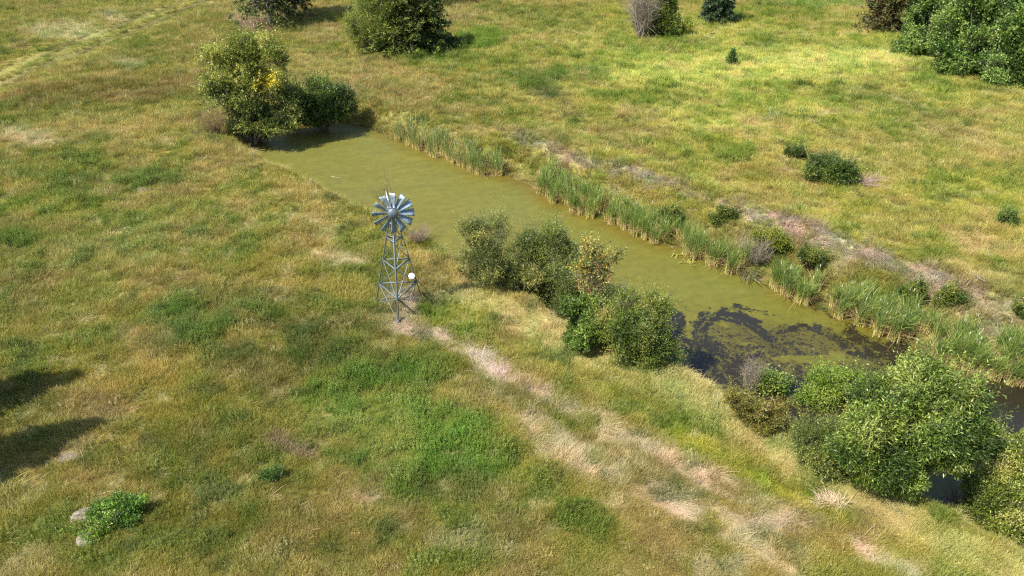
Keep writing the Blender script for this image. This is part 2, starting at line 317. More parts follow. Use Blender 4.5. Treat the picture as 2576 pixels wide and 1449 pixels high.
def tag(o, label=None, cat=None, group=None, kind=None):
    if label: o['label'] = label
    if cat: o['category'] = cat
    if group: o['group'] = group
    if kind: o['kind'] = kind
    return o

# ------------------------------------------------------------------ ground sheet
def axis(lo, hi, f0, f1, st, grow=1.13):
    a = list(np.arange(f0, f1 + 1e-6, st)); d = st; v = f1
    while v < hi: d *= grow; v += d; a.append(v)
    d = st; v = f0
    while v > lo: d *= grow; v -= d; a.insert(0, v)
    return np.array(a)
gx = axis(-900, 900, -34, 44, .24); gy = axis(-250, 1500, 12, 66, .24, 1.08)
X, Y = np.meshgrid(gx, gy); Zg = height(X, Y)
far = sm((np.hypot(X, Y) - 250) / 600); Zg = Zg + far * 14 * (fbm(X * .004, Y * .004, 2, 3) - .3)
c, bare = cfield(X, Y, Zg)
ins, dn, df = shore(X, Y)
mud = (1 - sm((np.minimum(dn, df * .45) - .15) / .5))[..., None]
c = c * (1 - .6 * mud) + np.array((96, 74, 44.)) * .6 * mud
c = veg(c) * (1 - bare[..., None]) + lin(c * np.array((.86, .96, .93))) * .78 * bare[..., None]; thatch = (0.9 + .1 * bare)[..., None]                    # between the tufts lies browner thatch and soil
gc = c * thatch * (1 - .25 * (1 - bare[..., None])) + lin((110, 84, 54)) * .25 * (1 - bare[..., None])
ny, nx = X.shape; I = np.arange(nx * ny).reshape(ny, nx)
F = np.stack([I[:-1, :-1], I[:-1, 1:], I[1:, 1:], I[1:, :-1]], -1).reshape(-1, 4)
m, nt, p = new_mat('meadow_soil')
a = N(nt, 'ShaderNodeAttribute', attribute_name='col'); tc = N(nt, 'ShaderNodeTexCoord')
cc, _ = noise_mul(nt, a.outputs['Color'], 1.1, .75, 1.25, 8, tc.outputs['Object'])
cc, t2 = noise_mul(nt, cc, 9, .6, 1.35, 5, tc.outputs['Object'])
nt.links.new(cc, p.inputs['Base Color']); p.inputs['Roughness'].default_value = .95; p.inputs['Specular IOR Level'].default_value = .1
b = N(nt, 'ShaderNodeBump'); b.inputs['Strength'].default_value = .9; b.inputs['Distance'].default_value = .12
nt.links.new(t2.outputs['Fac'], b.inputs['Height']); nt.links.new(b.outputs[0], p.inputs['Normal'])
tag(mesh_obj('ground', np.stack([X, Y, Zg], -1).reshape(-1, 3), F, m, None, gc.reshape(-1, 3), True), kind='structure')

# ------------------------------------------------------------------ pond
POND_SWIRL = [ # dark open water: polyline, half width, strength
 ([(1690, 790), (1712, 812), (1700, 845), (1730, 870), (1690, 900), (1740, 950)], 22, 1),
 ([(1775, 800), (1810, 790), (1870, 800), (1920, 835), (1945, 872)], 17, 1), ([(1775, 800), (1762, 850), (1775, 905), (1820, 960)], 24, 1),
 ([(1790, 870), (1840, 905), (1905, 935), (1980, 945)], 18, .75), ([(1930, 858), (1960, 835), (2010, 820), (2080, 835), (2120, 870)], 15, .95),
 ([(1850, 772), (1895, 775), (1930, 788)], 7, .9), ([(1700, 760), (1728, 775)], 6, .6), ([(1880, 890), (1910, 900), (1920, 890)], 8, .8),
 ([(1760, 930), (1830, 960), (1900, 1000), (1990, 1040), (2100, 1060)], 44, 1), ([(1960, 960), (2060, 975), (2150, 985), (2260, 950)], 26, .85),
 ([(2140, 830), (2160, 870), (2220, 890), (2290, 880)], 26, .8), ([(2250, 900), (2320, 950), (2400, 1010)], 30, .95),
 ([(2020, 760), (2090, 790), (2150, 830)], 9, .55), ([(1690, 930), (1740, 985), (1820, 1015), (1900, 1060)], 20, 1),
]
def pond_fields(x, y):
    px, py = topx(x, y, WZ)
    w = fbm(x * .8, y * .8, 210, 4) - .5; w2 = fbm(x * .8, y * .8, 230, 4) - .5; w3 = fbm(x * 3.2, y * 3.2, 250, 4) - .5; w4 = fbm(x * 3.2, y * 3.2, 260, 4) - .5
    qx = px + w * 46 + w3 * 34; qy = py + w2 * 28 + w4 * 22
    o = np.zeros(px.shape); best = np.full(px.shape, 1e9); U = np.zeros(px.shape); off = 0
    for P, hw, st in POND_SWIRL:
        dd = np.full(px.shape, 1e9); uu = np.zeros(px.shape); cum = 0
        for (x0, y0), (x1, y1) in zip(P[:-1], P[1:]):
            ex, ey = x1 - x0, (y1 - y0); L = math.hypot(ex, ey); t = np.clip(((qx - x0) * ex + (qy - y0) * ey) / (L * L), 0, 1)
            d_ = np.hypot(qx - x0 - t * ex, qy - y0 - t * ey); m_ = d_ < dd; dd = np.where(m_, d_, dd); uu = np.where(m_, cum + t * L, uu); cum += L
        m_ = dd < best; best = np.where(m_, dd, best); U = np.where(m_, uu + off, U); off += 400
        o = np.maximum(o, st * (1 - sm((dd / hw - .45) / .9)))
    fib = fbm(U / 46 + 2 * w3, best / 5.5 + 3 * w4, 273, 4); fib2 = fbm(U / 30 + 9, best / 2.6 + 2 * w3, 274, 3)
    reg = sm((qx - 1700) / 110) * sm((qy - (755 + .10 * (px - 1690))) / 80) * (1 - .3 * sm((px - 2200) / 100))
    calm = sm((fbm(x * .55 + w * 2, y * .9, 275, 3) - .57) * 7)                 # islands of unbroken algae
    sx_, sy_ = x + 2.2 * w + .5 * w3, y + 2.2 * w2 + .5 * w4
    ang = 2.5 * (fbm(x * .35, y * .35, 278, 2) - .5) * 3.1; ca, sa = np.cos(ang), np.sin(ang)
    l1 = np.clip(1 - np.abs(fbm((sx_ * ca + sy_ * sa) * 1.2, (-sx_ * sa + sy_ * ca) * 5.5, 281, 4) - .5) * 13, 0, 1)
    l2 = np.clip(1 - np.abs(fbm(sx_ * 3.1, sy_ * 3.1, 283, 4) - .5) * 12, 0, 1)
    lace = np.maximum(l1, l2 * .9) * (1 - .75 * calm)
    l3 = np.clip(1 - np.abs(fbm((sx_ * ca + sy_ * sa) * 3.0, (-sx_ * sa + sy_ * ca) * 12, 287, 3) - .5) * 8, 0, 1)
    strand = sm((np.maximum(fib, fib2 * 1.02) - .47) * 7)
    arc = o.copy(); o = np.maximum(arc * (.45 + .75 * strand), reg * (1 - .85 * calm) * (.10 + .62 * strand * (.5 + l2) + .35 * l1))
    deep = sm((px - 2380) / 100) * sm((py - 930) / 60); o = np.maximum(o, deep)
    thin = np.clip(1 - np.abs(fbm(x * 1.1, y * 3.5, 300, 4) - .47) * 40, 0, 1) * sm((px - 1650) / 200) * .7
    o = np.clip(np.maximum(o, thin * (reg > .0)), 0, 1)
    c = np.broadcast_to(np.array((146, 135, 50.)), px.shape + (3,)).copy()
    dfar = dist_poly(x, y, FARL); k = (1 - sm(dfar / 1.6))[..., None] * .65; c = c * (1 - k) + np.array((134, 104, 24.)) * k
    k = sm((px - 1250) / 700)[..., None] * .5; c = c * (1 - k) + np.array((132, 128, 40.)) * k
    k = (sm(reg * 1.2) * (1 - .8 * calm))[..., None] * .85; c = c * (1 - k) + np.array((112, 100, 42.)) * k
    s = fbm(x * .5 + y * .25, y * 2.2 - x * .9, 310, 4)[..., None]; c = c * (.93 + .14 * s)
    g = sm((fbm(x * .25, y * .25, 320, 3) - .35) * 3)[..., None]; c = c * (1 - .35 * g) + np.array((140, 140, 62.)) * .35 * g
    return o, c
st = .06
bx0, bx1 = min(p[0] for p in POND), 46.0; by0, by1 = 14.0, max(p[1] for p in POND) + .5
X, Y = np.meshgrid(np.arange(bx0 - .5, bx1, st), np.arange(by0, by1, st))
ins, dn, df = shore(X, Y); keep = ins | (np.minimum(dn, df) < .35)
o_, c_ = pond_fields(X, Y)
ny, nx = X.shape; I = np.arange(nx * ny).reshape(ny, nx)
fk = keep[:-1, :-1] & keep[:-1, 1:] & keep[1:, 1:] & keep[1:, :-1]
F = np.stack([I[:-1, :-1], I[:-1, 1:], I[1:, 1:], I[1:, :-1]], -1)[fk]
used, inv = np.unique(F, return_inverse=True); F = inv.reshape(-1, 4)
V = np.stack([X.ravel(), Y.ravel(), np.full(X.size, WZ)], -1)[used]
m, nt, p = new_mat('algae_water')
a = N(nt, 'ShaderNodeAttribute', attribute_name='col'); oa = N(nt, 'ShaderNodeAttribute', attribute_name='open'); tc = N(nt, 'ShaderNodeTexCoord')
cc, _ = noise_mul(nt, a.outputs['Color'], 2.2, .9, 1.1, 6, tc.outputs['Object'])
cc, t2 = noise_mul(nt, cc, 22, .86, 1.14, 4, tc.outputs['Object'])
tn = N(nt, 'ShaderNodeTexNoise'); tn.inputs['Scale'].default_value = 26; tn.inputs['Detail'].default_value = 7; tn.inputs['Roughness'].default_value = .7; nt.links.new(tc.outputs['Object'], tn.inputs['Vector'])
ad = N(nt, 'ShaderNodeMath', operation='MULTIPLY_ADD'); ad.inputs[1].default_value = .45; nt.links.new(oa.outputs['Fac'], ad.inputs[2]); nt.links.new(tn.outputs['Fac'], ad.inputs[0])
mr = N(nt, 'ShaderNodeMapRange', interpolation_type='SMOOTHSTEP'); mr.inputs[1].default_value = .42; mr.inputs[2].default_value = 1.06; nt.links.new(ad.outputs[0], mr.inputs[0])
mx = N(nt, 'ShaderNodeMix', data_type='RGBA'); nt.links.new(mr.outputs[0], mx.inputs['Factor']); nt.links.new(cc, mx.inputs['A']); mx.inputs['B'].default_value = (.018, .015, .009, 1)
nt.links.new(mx.outputs['Result'], p.inputs['Base Color'])
mr2 = N(nt, 'ShaderNodeMapRange'); mr2.inputs[3].default_value = .6; mr2.inputs[4].default_value = .16; nt.links.new(mr.outputs[0], mr2.inputs[0]); nt.links.new(mr2.outputs[0], p.inputs['Roughness'])
p.inputs['Specular IOR Level'].default_value = .28
b = N(nt, 'ShaderNodeBump'); b.inputs['Strength'].default_value = .15; b.inputs['Distance'].default_value = .02; nt.links.new(t2.outputs['Fac'], b.inputs['Height']); nt.links.new(b.outputs[0], p.inputs['Normal'])
po = mesh_obj('pond', V, F, m, None, lin(c_.reshape(-1, 3)[used]) * .41 * np.array((.94, 1.02, 1.15)), True)
at = po.data.attributes.new('open', 'FLOAT', 'POINT'); at.data.foreach_set('value', o_.ravel()[used].astype(np.float32))
tag(po, kind='structure')

# ------------------------------------------------------------------ grass, straw and weeds (ground cover nobody could count)
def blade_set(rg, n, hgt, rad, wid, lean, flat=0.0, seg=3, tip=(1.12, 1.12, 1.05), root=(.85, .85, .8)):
    mb = MB()
    for _ in range(n):
        an = rg.uniform(0, 2 * math.pi); r = rad * math.sqrt(rg.uniform(0, 1)); x0, y0 = r * math.cos(an), r * math.sin(an)
        h = hgt * rg.uniform(.6, 1.15); l = lean * rg.uniform(.3, 1.4); da = an + rg.normal(0, .9) if rg.uniform() < .7 else rg.normal(0, .6)
        if flat: da = rg.normal(0, .45); l = rg.uniform(.8, 1.0) * 1.2
        dx, dy = math.cos(da), math.sin(da); wa = rg.uniform(0, math.pi); wx, wy = math.cos(wa), math.sin(wa)
        w = wid * rg.uniform(.7, 1.3); V = []; C = []; kk = rg.uniform(.8, 1.2)
        for i in range(seg + 1):
            t = i / seg
            if flat: hx = h * t * .95; z = h * (.10 + .10 * math.sin(t * 3)) * (.3 + t * .6) + rg.uniform(0, .015)
            else: hx = l * h * t * t; z = h * t * (1 - .22 * l * t)
            ww = w * (1 - t * .85) * .5
            V += [(x0 + dx * hx - wx * ww, y0 + dy * hx - wy * ww, z), (x0 + dx * hx + wx * ww, y0 + dy * hx + wy * ww, z)]
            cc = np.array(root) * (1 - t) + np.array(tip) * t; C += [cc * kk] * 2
        mb.add(V, [(2 * i, 2 * i + 1, 2 * i + 3, 2 * i + 2) for i in range(seg)], np.array(C))
    return mb
def herb(rg, n, hgt, rad, lf):
    mb = MB()
    for _ in range(n):
        an = rg.uniform(0, 6.283); r = rad * math.sqrt(rg.uniform(0, 1)); h = hgt * rg.uniform(.65, 1.1)
        P = np.array([(r * math.cos(an), r * math.sin(an), 0), (1.25 * r * math.cos(an), 1.25 * r * math.sin(an), h * .5), (1.6 * r * math.cos(an), 1.6 * r * math.sin(an), h)])
        mb.tube(P, [.006, .004, .002], 3, (.8, .85, .7)); k = 14
        t = np.linspace(.2, 1, k); pos = P[0] + (P[2] - P[0]) * t[:, None]; aa = np.arange(k) * 2.4 + rg.uniform(0, 6)
        d = unit(np.stack([np.cos(aa), np.sin(aa), np.full(k, .45)], 1)); sd_ = unit(np.cross(d, (0, 0, 1.)))
        V, F = leaves(pos, d, sd_, lf * rg.uniform(.7, 1.2, k) * (1.15 - .5 * t), lf * .34 * np.ones(k))
        mb.add(V, F, np.repeat(rg.uniform(.8, 1.25, (k, 1)), 4, 0) * np.array((1, 1, 1.)))
    return mb
def protos(kind):
    c = bpy.data.collections.new('source_' + kind); rg = np.random.default_rng(hash(kind) % 1 + len(kind))
    for i in range(6):
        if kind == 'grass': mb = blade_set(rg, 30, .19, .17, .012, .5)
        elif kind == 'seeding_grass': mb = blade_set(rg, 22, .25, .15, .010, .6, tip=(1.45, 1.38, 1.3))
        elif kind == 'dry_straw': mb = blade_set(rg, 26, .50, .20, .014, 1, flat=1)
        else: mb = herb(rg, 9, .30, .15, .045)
        o = mb.build('%s_tuft_%d' % (kind, i), M_GRASS, link=False); c.objects.link(o)
    return c
def scatter(name, pts, rot, scl, icol, coll):
    me = bpy.data.meshes.new(name); me.vertices.add(len(pts)); me.vertices.foreach_set('co', pts.astype(np.float32).ravel())
    a = me.attributes.new('rot', 'FLOAT_VECTOR', 'POINT'); a.data.foreach_set('vector', rot.astype(np.float32).ravel())
    a = me.attributes.new('scl', 'FLOAT_VECTOR', 'POINT'); a.data.foreach_set('vector', scl.astype(np.float32).ravel())
    a = me.attributes.new('pick', 'INT', 'POINT'); a.data.foreach_set('value', rng.integers(0, 6, len(pts)).astype(np.int32))
    a = me.attributes.new('icol', 'FLOAT_COLOR', 'POINT'); a.data.foreach_set('color', np.concatenate([icol, np.ones((len(pts), 1))], 1).astype(np.float32).ravel())
    o = bpy.data.objects.new(name, me); COL.objects.link(o)
    g = bpy.data.node_groups.new(name, 'GeometryNodeTree')
    g.interface.new_socket('Geometry', in_out='INPUT', socket_type='NodeSocketGeometry'); g.interface.new_socket('Geometry', in_out='OUTPUT', socket_type='NodeSocketGeometry')
    gi = g.nodes.new('NodeGroupInput'); go = g.nodes.new('NodeGroupOutput')
    iop = g.nodes.new('GeometryNodeInstanceOnPoints'); ci = g.nodes.new('GeometryNodeCollectionInfo')
    ci.inputs['Collection'].default_value = coll; ci.inputs['Separate Children'].default_value = True; ci.inputs['Reset Children'].default_value = True
    def na(n, t):
        q = g.nodes.new('GeometryNodeInputNamedAttribute'); q.data_type = t; q.inputs['Name'].default_value = n; return q.outputs['Attribute']
    er = g.nodes.new('FunctionNodeEulerToRotation'); g.links.new(na('rot', 'FLOAT_VECTOR'), er.inputs[0])
    g.links.new(gi.outputs[0], iop.inputs['Points']); g.links.new(ci.outputs[0], iop.inputs['Instance'])
    iop.inputs['Pick Instance'].default_value = True
    g.links.new(na('pick', 'INT'), iop.inputs['Instance Index']); g.links.new(er.outputs[0], iop.inputs['Rotation']); g.links.new(na('scl', 'FLOAT_VECTOR'), iop.inputs['Scale'])
    g.links.new(iop.outputs[0], go.inputs[0])
    md = o.modifiers.new('scatter', 'NODES'); md.node_group = g
    return o
GAIN = 1.0
def sample(n, dmin=14.0, dmax=185.0, power=-.75):
    u = rng.uniform(0, 1, n); e = power + 1
    d = (dmin ** e + u * (dmax ** e - dmin ** e)) ** (1 / e)
    th = rng.uniform(-.86, .86, n); return d * np.sin(th), d * np.cos(th), d
def cover():
    n = 580000; x, y, d = sample(n)
    ins, dn, df = shore(x, y); ok = ~ins & (np.minimum(dn, df) > .05)
    x, y, d = x[ok], y[ok], d[ok]; z = height(x, y); c, bare = cfield(x, y, z)
    k = rng.uniform(0, 1, len(x)) > bare * .93
    tr = sum(np.exp(-(dist_poly(x, y, T) / .5) ** 2) for T in TRACK); k &= rng.uniform(0, 1, len(x)) > tr * 1.1
    dn2, df2 = dist_poly(x, y, NEARL), dist_poly(x, y, FARL); k &= ~((df2 < 1.5) & (df2 < dn2) & (rng.uniform(0, 1, len(x)) < .8) & (x > -8))
    x, y, d, z, c, bare = x[k], y[k], d[k], z[k], c[k], bare[k]; n = len(x)
    c = np.where(rng.uniform(0, 1, (n, 1)) < .025, np.array((192, 170, 116.)), c); c = c + rng.normal(0, 1, (n, 1)) * np.array((13, 7, 6.)) + rng.normal(0, 13, (n, 1))
    green = c[:, 1] - c[:, 0]                                            # >0 green, <0 dry
    strawy = sm((c[:, 2] - 96) / 34); kind = np.zeros(n, int)
    u = rng.uniform(0, 1, n)
    kind[u < strawy * .8 + .03] = 2
    kind[(kind == 0) & (rng.uniform(0, 1, n) < sm((green + 4) / 40) * .35 + .03)] = 3
    kind[(kind == 0) & (rng.uniform(0, 1, n) < .45)] = 1
    hn = (.6 + .5 * fbm(x * .3, y * .3, 400, 3) + .5 * sm((fbm(x * 1.2, y * 1.2, 405, 2) - .5) * 3 + .5))
    hn = hn * (1 - .5 * np.exp(-(np.minimum(dist_poly(x, y, TRACK[0]), dist_poly(x, y, TRACK[1])) / 2.0) ** 2))
    base = (d / 28) ** .45 * hn * rng.uniform(.75, 1.25, n) 
    col = veg(np.clip(c, 15, 240)) * GAIN
    wind = -.5 + (fbm(x * .15, y * .15, 410, 3) - .5) * 8
    for kk, nm, lab, cat in ((0, 'grass', 'short mixed meadow grass covering the land around the pond', 'grass'), (1, 'seeding_grass', 'taller seeding grass with pale tips across the meadow', 'grass'),
                    (2, 'dry_straw', 'flattened dead straw lying in pale streaks on the banks', 'dead grass'), (3, 'meadow_weeds', 'leafy green weeds growing in patches among the grass', 'weeds')):
        s = kind == kk; m_ = int(s.sum())
        rot = np.zeros((m_, 3)); rot[:, 2] = wind[s] + rng.normal(0, .5 if kk != 3 else 3, m_)
        rot[:, 0] = rng.normal(0, .12, m_); rot[:, 1] = rng.normal(.10, .12, m_) if kk != 2 else 0
        h = np.ones(m_) if kk != 3 else .75 + .5 * sm((green[s] - 5) / 30)
        scl = np.stack([base[s], base[s], base[s] * h], 1)
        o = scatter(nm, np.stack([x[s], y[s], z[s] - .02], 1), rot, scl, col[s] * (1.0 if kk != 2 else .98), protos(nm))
        tag(o, lab, cat, kind='stuff')
cover()

# ------------------------------------------------------------------ woody plants
def stems_to(mb, base, targets, r0, rg, k=4, wob=.12, c=(1, 1, 1)):
    for t in targets:
        t = np.asarray(t); d = t - base; L = np.linalg.norm(d)
        ts = np.linspace(0, 1, 6)[:, None]
        mid = np.array((0, 0, L * .18)) * (np.sin(ts * math.pi)) + rg.normal(0, wob * L * .35, (6, 3)) * np.sin(ts * math.pi)
        b = base + np.array((rg.normal(0, r0 * 2.5), rg.normal(0, r0 * 2.5), -.08))
        mb.tube(b + (t - b) * ts + mid, np.linspace(r0, r0 * .22, 6), k, c)
def crown(lobes, n, leaf, cols, rg, per=10, shoot=.35, up=.5, hollow=.55, tint=None, grad=None, gap=.25):
    """leafy shoots spread through lobes [(centre, radii)]; returns leaf mesh and shoot lines"""
    sub = []
    for (c_0, r_0) in lobes:
        c_0 = np.array(c_0, float); r_0 = np.array(r_0, float)
        for q in range(8):
            v = unit(rg.normal(0, 1, 3) + np.array((0, 0, .05))); k_ = rg.uniform(.22, .52)
            sub.append((c_0 + v * r_0 * rg.uniform(.45, .92), r_0 * k_ * np.array((1, 1, rg.uniform(.7, 1.1))), c_0))
    main = np.array([q[2] for q in sub]); lobes = sub
    w = np.array([l[1][0] * l[1][1] + l[1][0] * l[1][2] for l in lobes]); w = w / w.sum()
    n0 = n; li = rg.choice(len(lobes), n * 2, p=w); C = np.array([l[0] for l in lobes])[li]; Rr = np.array([l[1] for l in lobes])[li]
    v = unit(rg.normal(0, 1, (n * 2, 3))); rad = hollow + (1.03 - hollow) * rg.uniform(0, 1, n * 2) ** .6
    lump = fbm(v[:, 0] * 2.2 + li * 3.1 + v[:, 2], v[:, 1] * 2.2 - v[:, 2] * 2, 500, 3); rad = rad * (.72 + .56 * lump)
    keep = fbm(v[:, 0] * 4 + li * 7.7, v[:, 1] * 4 + v[:, 2] * 4, 520, 2) > gap; 
    P = C + v * Rr * rad[:, None]; keep &= P[:, 2] > -.15; P = P[keep][:n]; v = v[keep][:n]; li = li[keep][:n]; n = len(P)
    d = unit(v * .9 + rg.normal(0, .45, (n, 3)) + np.array((0, 0, up)))
    mo = unit(P - main[li]); d = unit(d + mo * .8); sp_ = (rg.uniform(0, 1, n) < .14) & (mo[:, 2] > -.1); d = np.where(sp_[:, None], unit(mo * .7 + rg.normal(0, .3, (n, 3)) + np.array((0, 0, .9))), d); L = shoot * rg.uniform(.5, 1.3, n) * np.where(sp_, 2.7, 1)
    t = (np.arange(per) + .5) / per
    pos = P[:, None] + d[:, None] * (L[:, None] * t[None])[..., None] + rg.normal(0, .02, (n, per, 3)); 
    a = np.arange(per) * 2.4 + rg.uniform(0, 6.28, (n, 1))
    u1 = unit(np.cross(d, np.array((.3, .2, 1.)))); u2 = np.cross(d, u1)
    out = u1[:, None] * np.cos(a)[..., None] + u2[:, None] * np.sin(a)[..., None]
    ld = unit(out * .85 + d[:, None] * .75 + rg.normal(0, .25, (n, per, 3)) + np.array((0, 0, .05))); sdv = unit(np.cross(ld, out + rg.normal(0, .5, (n, per, 3)) + np.array((0, 0, .8))))
    LL = leaf[0] * rg.uniform(.65, 1.25, (n, per)); WW = leaf[1] * rg.uniform(.8, 1.2, (n, per))
    V, F = leaves(pos.reshape(-1, 3), ld.reshape(-1, 3), sdv.reshape(-1, 3), LL.ravel(), WW.ravel())
    cols = lin(np.array(cols)); clump = fbm(P[:, 0] * 1.2 + 3, P[:, 1] * 1.2 + P[:, 2] * 1.4, 540, 3)
    ci = np.clip(((clump - .5) * 2.2 + .5 + rg.normal(0, .18, n)) * len(cols), 0, len(cols) - 1).astype(int)
    cc = cols[ci] * (1 + .16 * np.sin(li * 2.39)[:, None] * np.array((1.3, .8, .6)))
    if tint is not None: cc = tint(P, cc, rg)
    cc = np.repeat(cc[:, None], per, 1) * rg.uniform(.75, 1.3, (n, per, 1)); cc = np.repeat(cc.reshape(-1, 3), 4, 0)
    return V, F, np.clip(cc, 0, 1), P, d, L
def twigs(mb, P, d, L, frac, rg, r=.006, c=(1, 1, 1)):
    k = rg.choice(len(P), int(len(P) * frac), replace=False)
    a = P[k] - d[k] * (L[k] * .5)[:, None]; b = P[k] + d[k] * (L[k] * 1.1)[:, None]
    s1 = unit(np.cross(d[k], (0, 0, 1.))) * r; s2 = np.cross(d[k], unit(s1)) * r
    V = np.stack([a + s1, a - s1 * .5 + s2, a - s1 * .5 - s2, b + s1 * .3, b - s1 * .15 + s2 * .3, b - s1 * .15 - s2 * .3], 1)
    q = np.arange(len(k))[:, None, None] * 6 + np.array([(0, 1, 4, 3), (1, 2, 5, 4), (2, 0, 3, 5)])[None]
    mb.add(V.reshape(-1, 3), q.reshape(-1, 4), c)
WILLOW = [(82, 94, 44), (94, 106, 54), (118, 128, 66), (146, 150, 84)]
GREYW = [(92, 106, 52), (118, 130, 66), (144, 152, 86), (160, 164, 108)]
LUSH = [(62, 84, 34), (84, 106, 44), (110, 132, 58), (146, 158, 86)]
DARK = [(54, 70, 32), (70, 90, 38), (90, 110, 46), (108, 122, 56)]
def shrub(name, label, cat, base, lobes, n, leaf, cols, seed, per=10, shoot=.35, stems=14, r0=.03, twig=.3, bark=None, group=None, up=.5, tint=None, hollow=.5, gap=.25, nshoot_r=.006, tname='stems', cname='foliage', trunk=None, front=0):
    """base: picture point where it stands; lobes: (px, py, rx, ry, dY) in picture units at that distance"""
    rg = np.random.default_rng(seed); bx, by, bz = ground_at(*base); by += front; bz = gz(bx, by)
    if inside(np.array([bx]), np.array([by]), POND)[0]: bz = max(bz, WZ - .3)
    root = empty(name, (bx, by, bz)); tag(root, label, cat, group)
    LB = []
    for (px, py, rx, ry, dY) in lobes:
        c0 = at_y(px, py, by + dY); dep = c0[1] * cD - (c0[2] - CAMH) * sD; s = dep / FPX
        LB.append((c0 - np.array((bx, by, bz)), (rx * s, rx * s * .9, ry * s / .92)))
    V, F, C, P, d, L = crown(LB, n, leaf, cols, rg, per, shoot, up, hollow, tint, gap=gap)
    zmin = P[:, 2] > -.2
    mesh_obj(cname, V, F, M_LEAF, root, C)
    mb = MB(); tg = P[rg.choice(len(P), stems)]; stems_to(mb, np.zeros(3), tg * np.array((.92, .92, .95)), r0, rg)
    if trunk:
        for (tx, ty, tz, tr) in trunk: stems_to(mb, np.zeros(3), [np.array((tx, ty, tz))], tr, rg, k=7, wob=.06)
    twigs(mb, P, d, L, twig, rg, nshoot_r)
    mb.build(tname, bark or M_BARK, root, col=False)
    return root
def dead_shrub(name, label, cat, base, spread, hgt, n, seed, mat=None, lean=(0, 0), sub=5, r0=.012, group=None, z=None, parts='branches'):
    rg = np.random.default_rng(seed); bx, by, bz = ground_at(*base)
    if z is not None: bz = z
    root = empty(name, (bx, by, bz)); tag(root, label, cat, group); mb = MB()
    for i in range(n):
        an = rg.uniform(0, 6.283); sp = spread * rg.uniform(.2, 1) ; h = hgt * rg.uniform(.5, 1.05)
        b = np.array((math.cos(an) * spread * .18 * rg.uniform(0, 1), math.sin(an) * spread * .18 * rg.uniform(0, 1), -.08))
        e = np.array((math.cos(an) * sp + lean[0] * h, math.sin(an) * sp + lean[1] * h, h))
        t = np.linspace(0, 1, 5)[:, None]; P = b + (e - b) * t + rg.normal(0, .05 * hgt, (5, 3)) * np.sin(t * 2.8); P[:, 2] = np.maximum(P[:, 2], -.05)
        mb.tube(P, np.linspace(r0, r0 * .35, 5) * rg.uniform(.7, 1.2), 3)
        for j in range(sub):
            k = rg.uniform(.3, 1); p0 = b + (e - b) * k; dd = unit((e - b) + rg.normal(0, .55, 3) * hgt); q = p0 + dd * hgt * rg.uniform(.15, .4)
            m2 = (p0 + q) / 2 + rg.normal(0, .03 * hgt, 3)
            mb.tube([p0, m2, q], [r0 * .4, r0 * .3, r0 * .18], 3)
    mb.build(parts, mat or M_GREYW, root, col=False); return root
def conifer(name, label, base, H, Rd, seed, cols, z0=.05, nb=150, droop=.15, shape=.8, spray=.30, dens=34, bark=None, group=None, front=0, cat='tree', xy=None, skew=(0, 0), deadlow=0):
    rg = np.random.default_rng(seed)
    if xy: bx, by = xy; bz = gz(*xy)
    else: bx, by, bz = ground_at(*base)
    root = empty(name, (bx, by, bz)); tag(root, label, cat, group)
    mb = MB(); zs = np.linspace(-.1, H, 9); off = np.stack([skew[0] * zs / H, skew[1] * zs / H, zs], 1)
    off[:, :2] += rg.normal(0, .012 * H, (9, 2)) * (np.arange(9) > 1)[:, None] * .6
    mb.tube(off, np.linspace(.028 * H, .004 * H, 9), 8)
    cols = lin(np.array(cols)); VV = []; CC = []
    for i in range(nb):
        f = z0 + (1 - z0) * (i / nb) ** 1.05; z = f * H; L = Rd * max(1 - f, .02) ** shape * rg.uniform(.7, 1.12) * (1 if f > z0 + .06 else .85)
        an = i * 2.4 + rg.normal(0, .3); rise = .35 - 1.0 * (1 - f) * 1.0 * droop * 3
        dr = np.array((math.cos(an), math.sin(an), 0)); t = np.linspace(0, 1, 5)
        cx = np.interp(z, zs, off[:, 0]); cy = np.interp(z, zs, off[:, 1])
        P = np.array((cx, cy, z)) + dr * (t * L)[:, None] + np.stack([0 * t, 0 * t, L * (rise * t - droop * t * t + .25 * droop * t ** 4)], 1)
        P[1:, :2] += rg.normal(0, .03 * L, (4, 2)); mb.tube(P, np.linspace(.008 * H * (1 - f) + .012, .004, 5), 3)
        if f < deadlow and rg.uniform() < .8: continue
        m_ = max(6, int(dens * L / Rd)); s = rg.uniform(.12, 1.02, m_) ** .75
        pos = np.stack([np.interp(s, t, P[:, q]) for q in range(3)], 1) + rg.normal(0, .03, (m_, 3))
        sg = rg.choice([-1, 1], m_)[:, None]; sidev = np.cross(dr, (0, 0, 1.)); 
        ex = rg.uniform(0, 1, (m_, 1)) * .34 * L * (1.05 - s[:, None])
        pos = pos + sidev * sg * ex + np.array((0, 0, -1)) * ex * .2
        ntf = 4
        pos = np.repeat(pos, ntf, 0); d = unit(dr * .7 + np.repeat(sg, ntf, 0) * sidev * .7 + rg.normal(0, .5, (m_ * ntf, 3)) + np.array((0, 0, .12)))
        sv = unit(np.cross(d, rg.normal(0, .4, (m_ * ntf, 3)) + np.array((0, 0, 1.))))
        V, F = leaves(pos, d, sv, spray * rg.uniform(.6, 1.2, m_ * ntf), spray * .26 * rg.uniform(.7, 1.3, m_ * ntf)); VV.append(V)
        ci = rg.integers(0, len(cols), m_); c = np.repeat(cols[ci], ntf, 0) * rg.uniform(.75, 1.3, (m_ * ntf, 1)); CC.append(np.repeat(c, 4, 0))
    V = np.vstack(VV); mesh_obj('needles', V, np.arange(len(V)).reshape(-1, 4), M_NEEDLE, root, np.clip(np.vstack(CC), 0, 1))
    mb.build('trunk', bark or M_BARK, root, col=False); return root

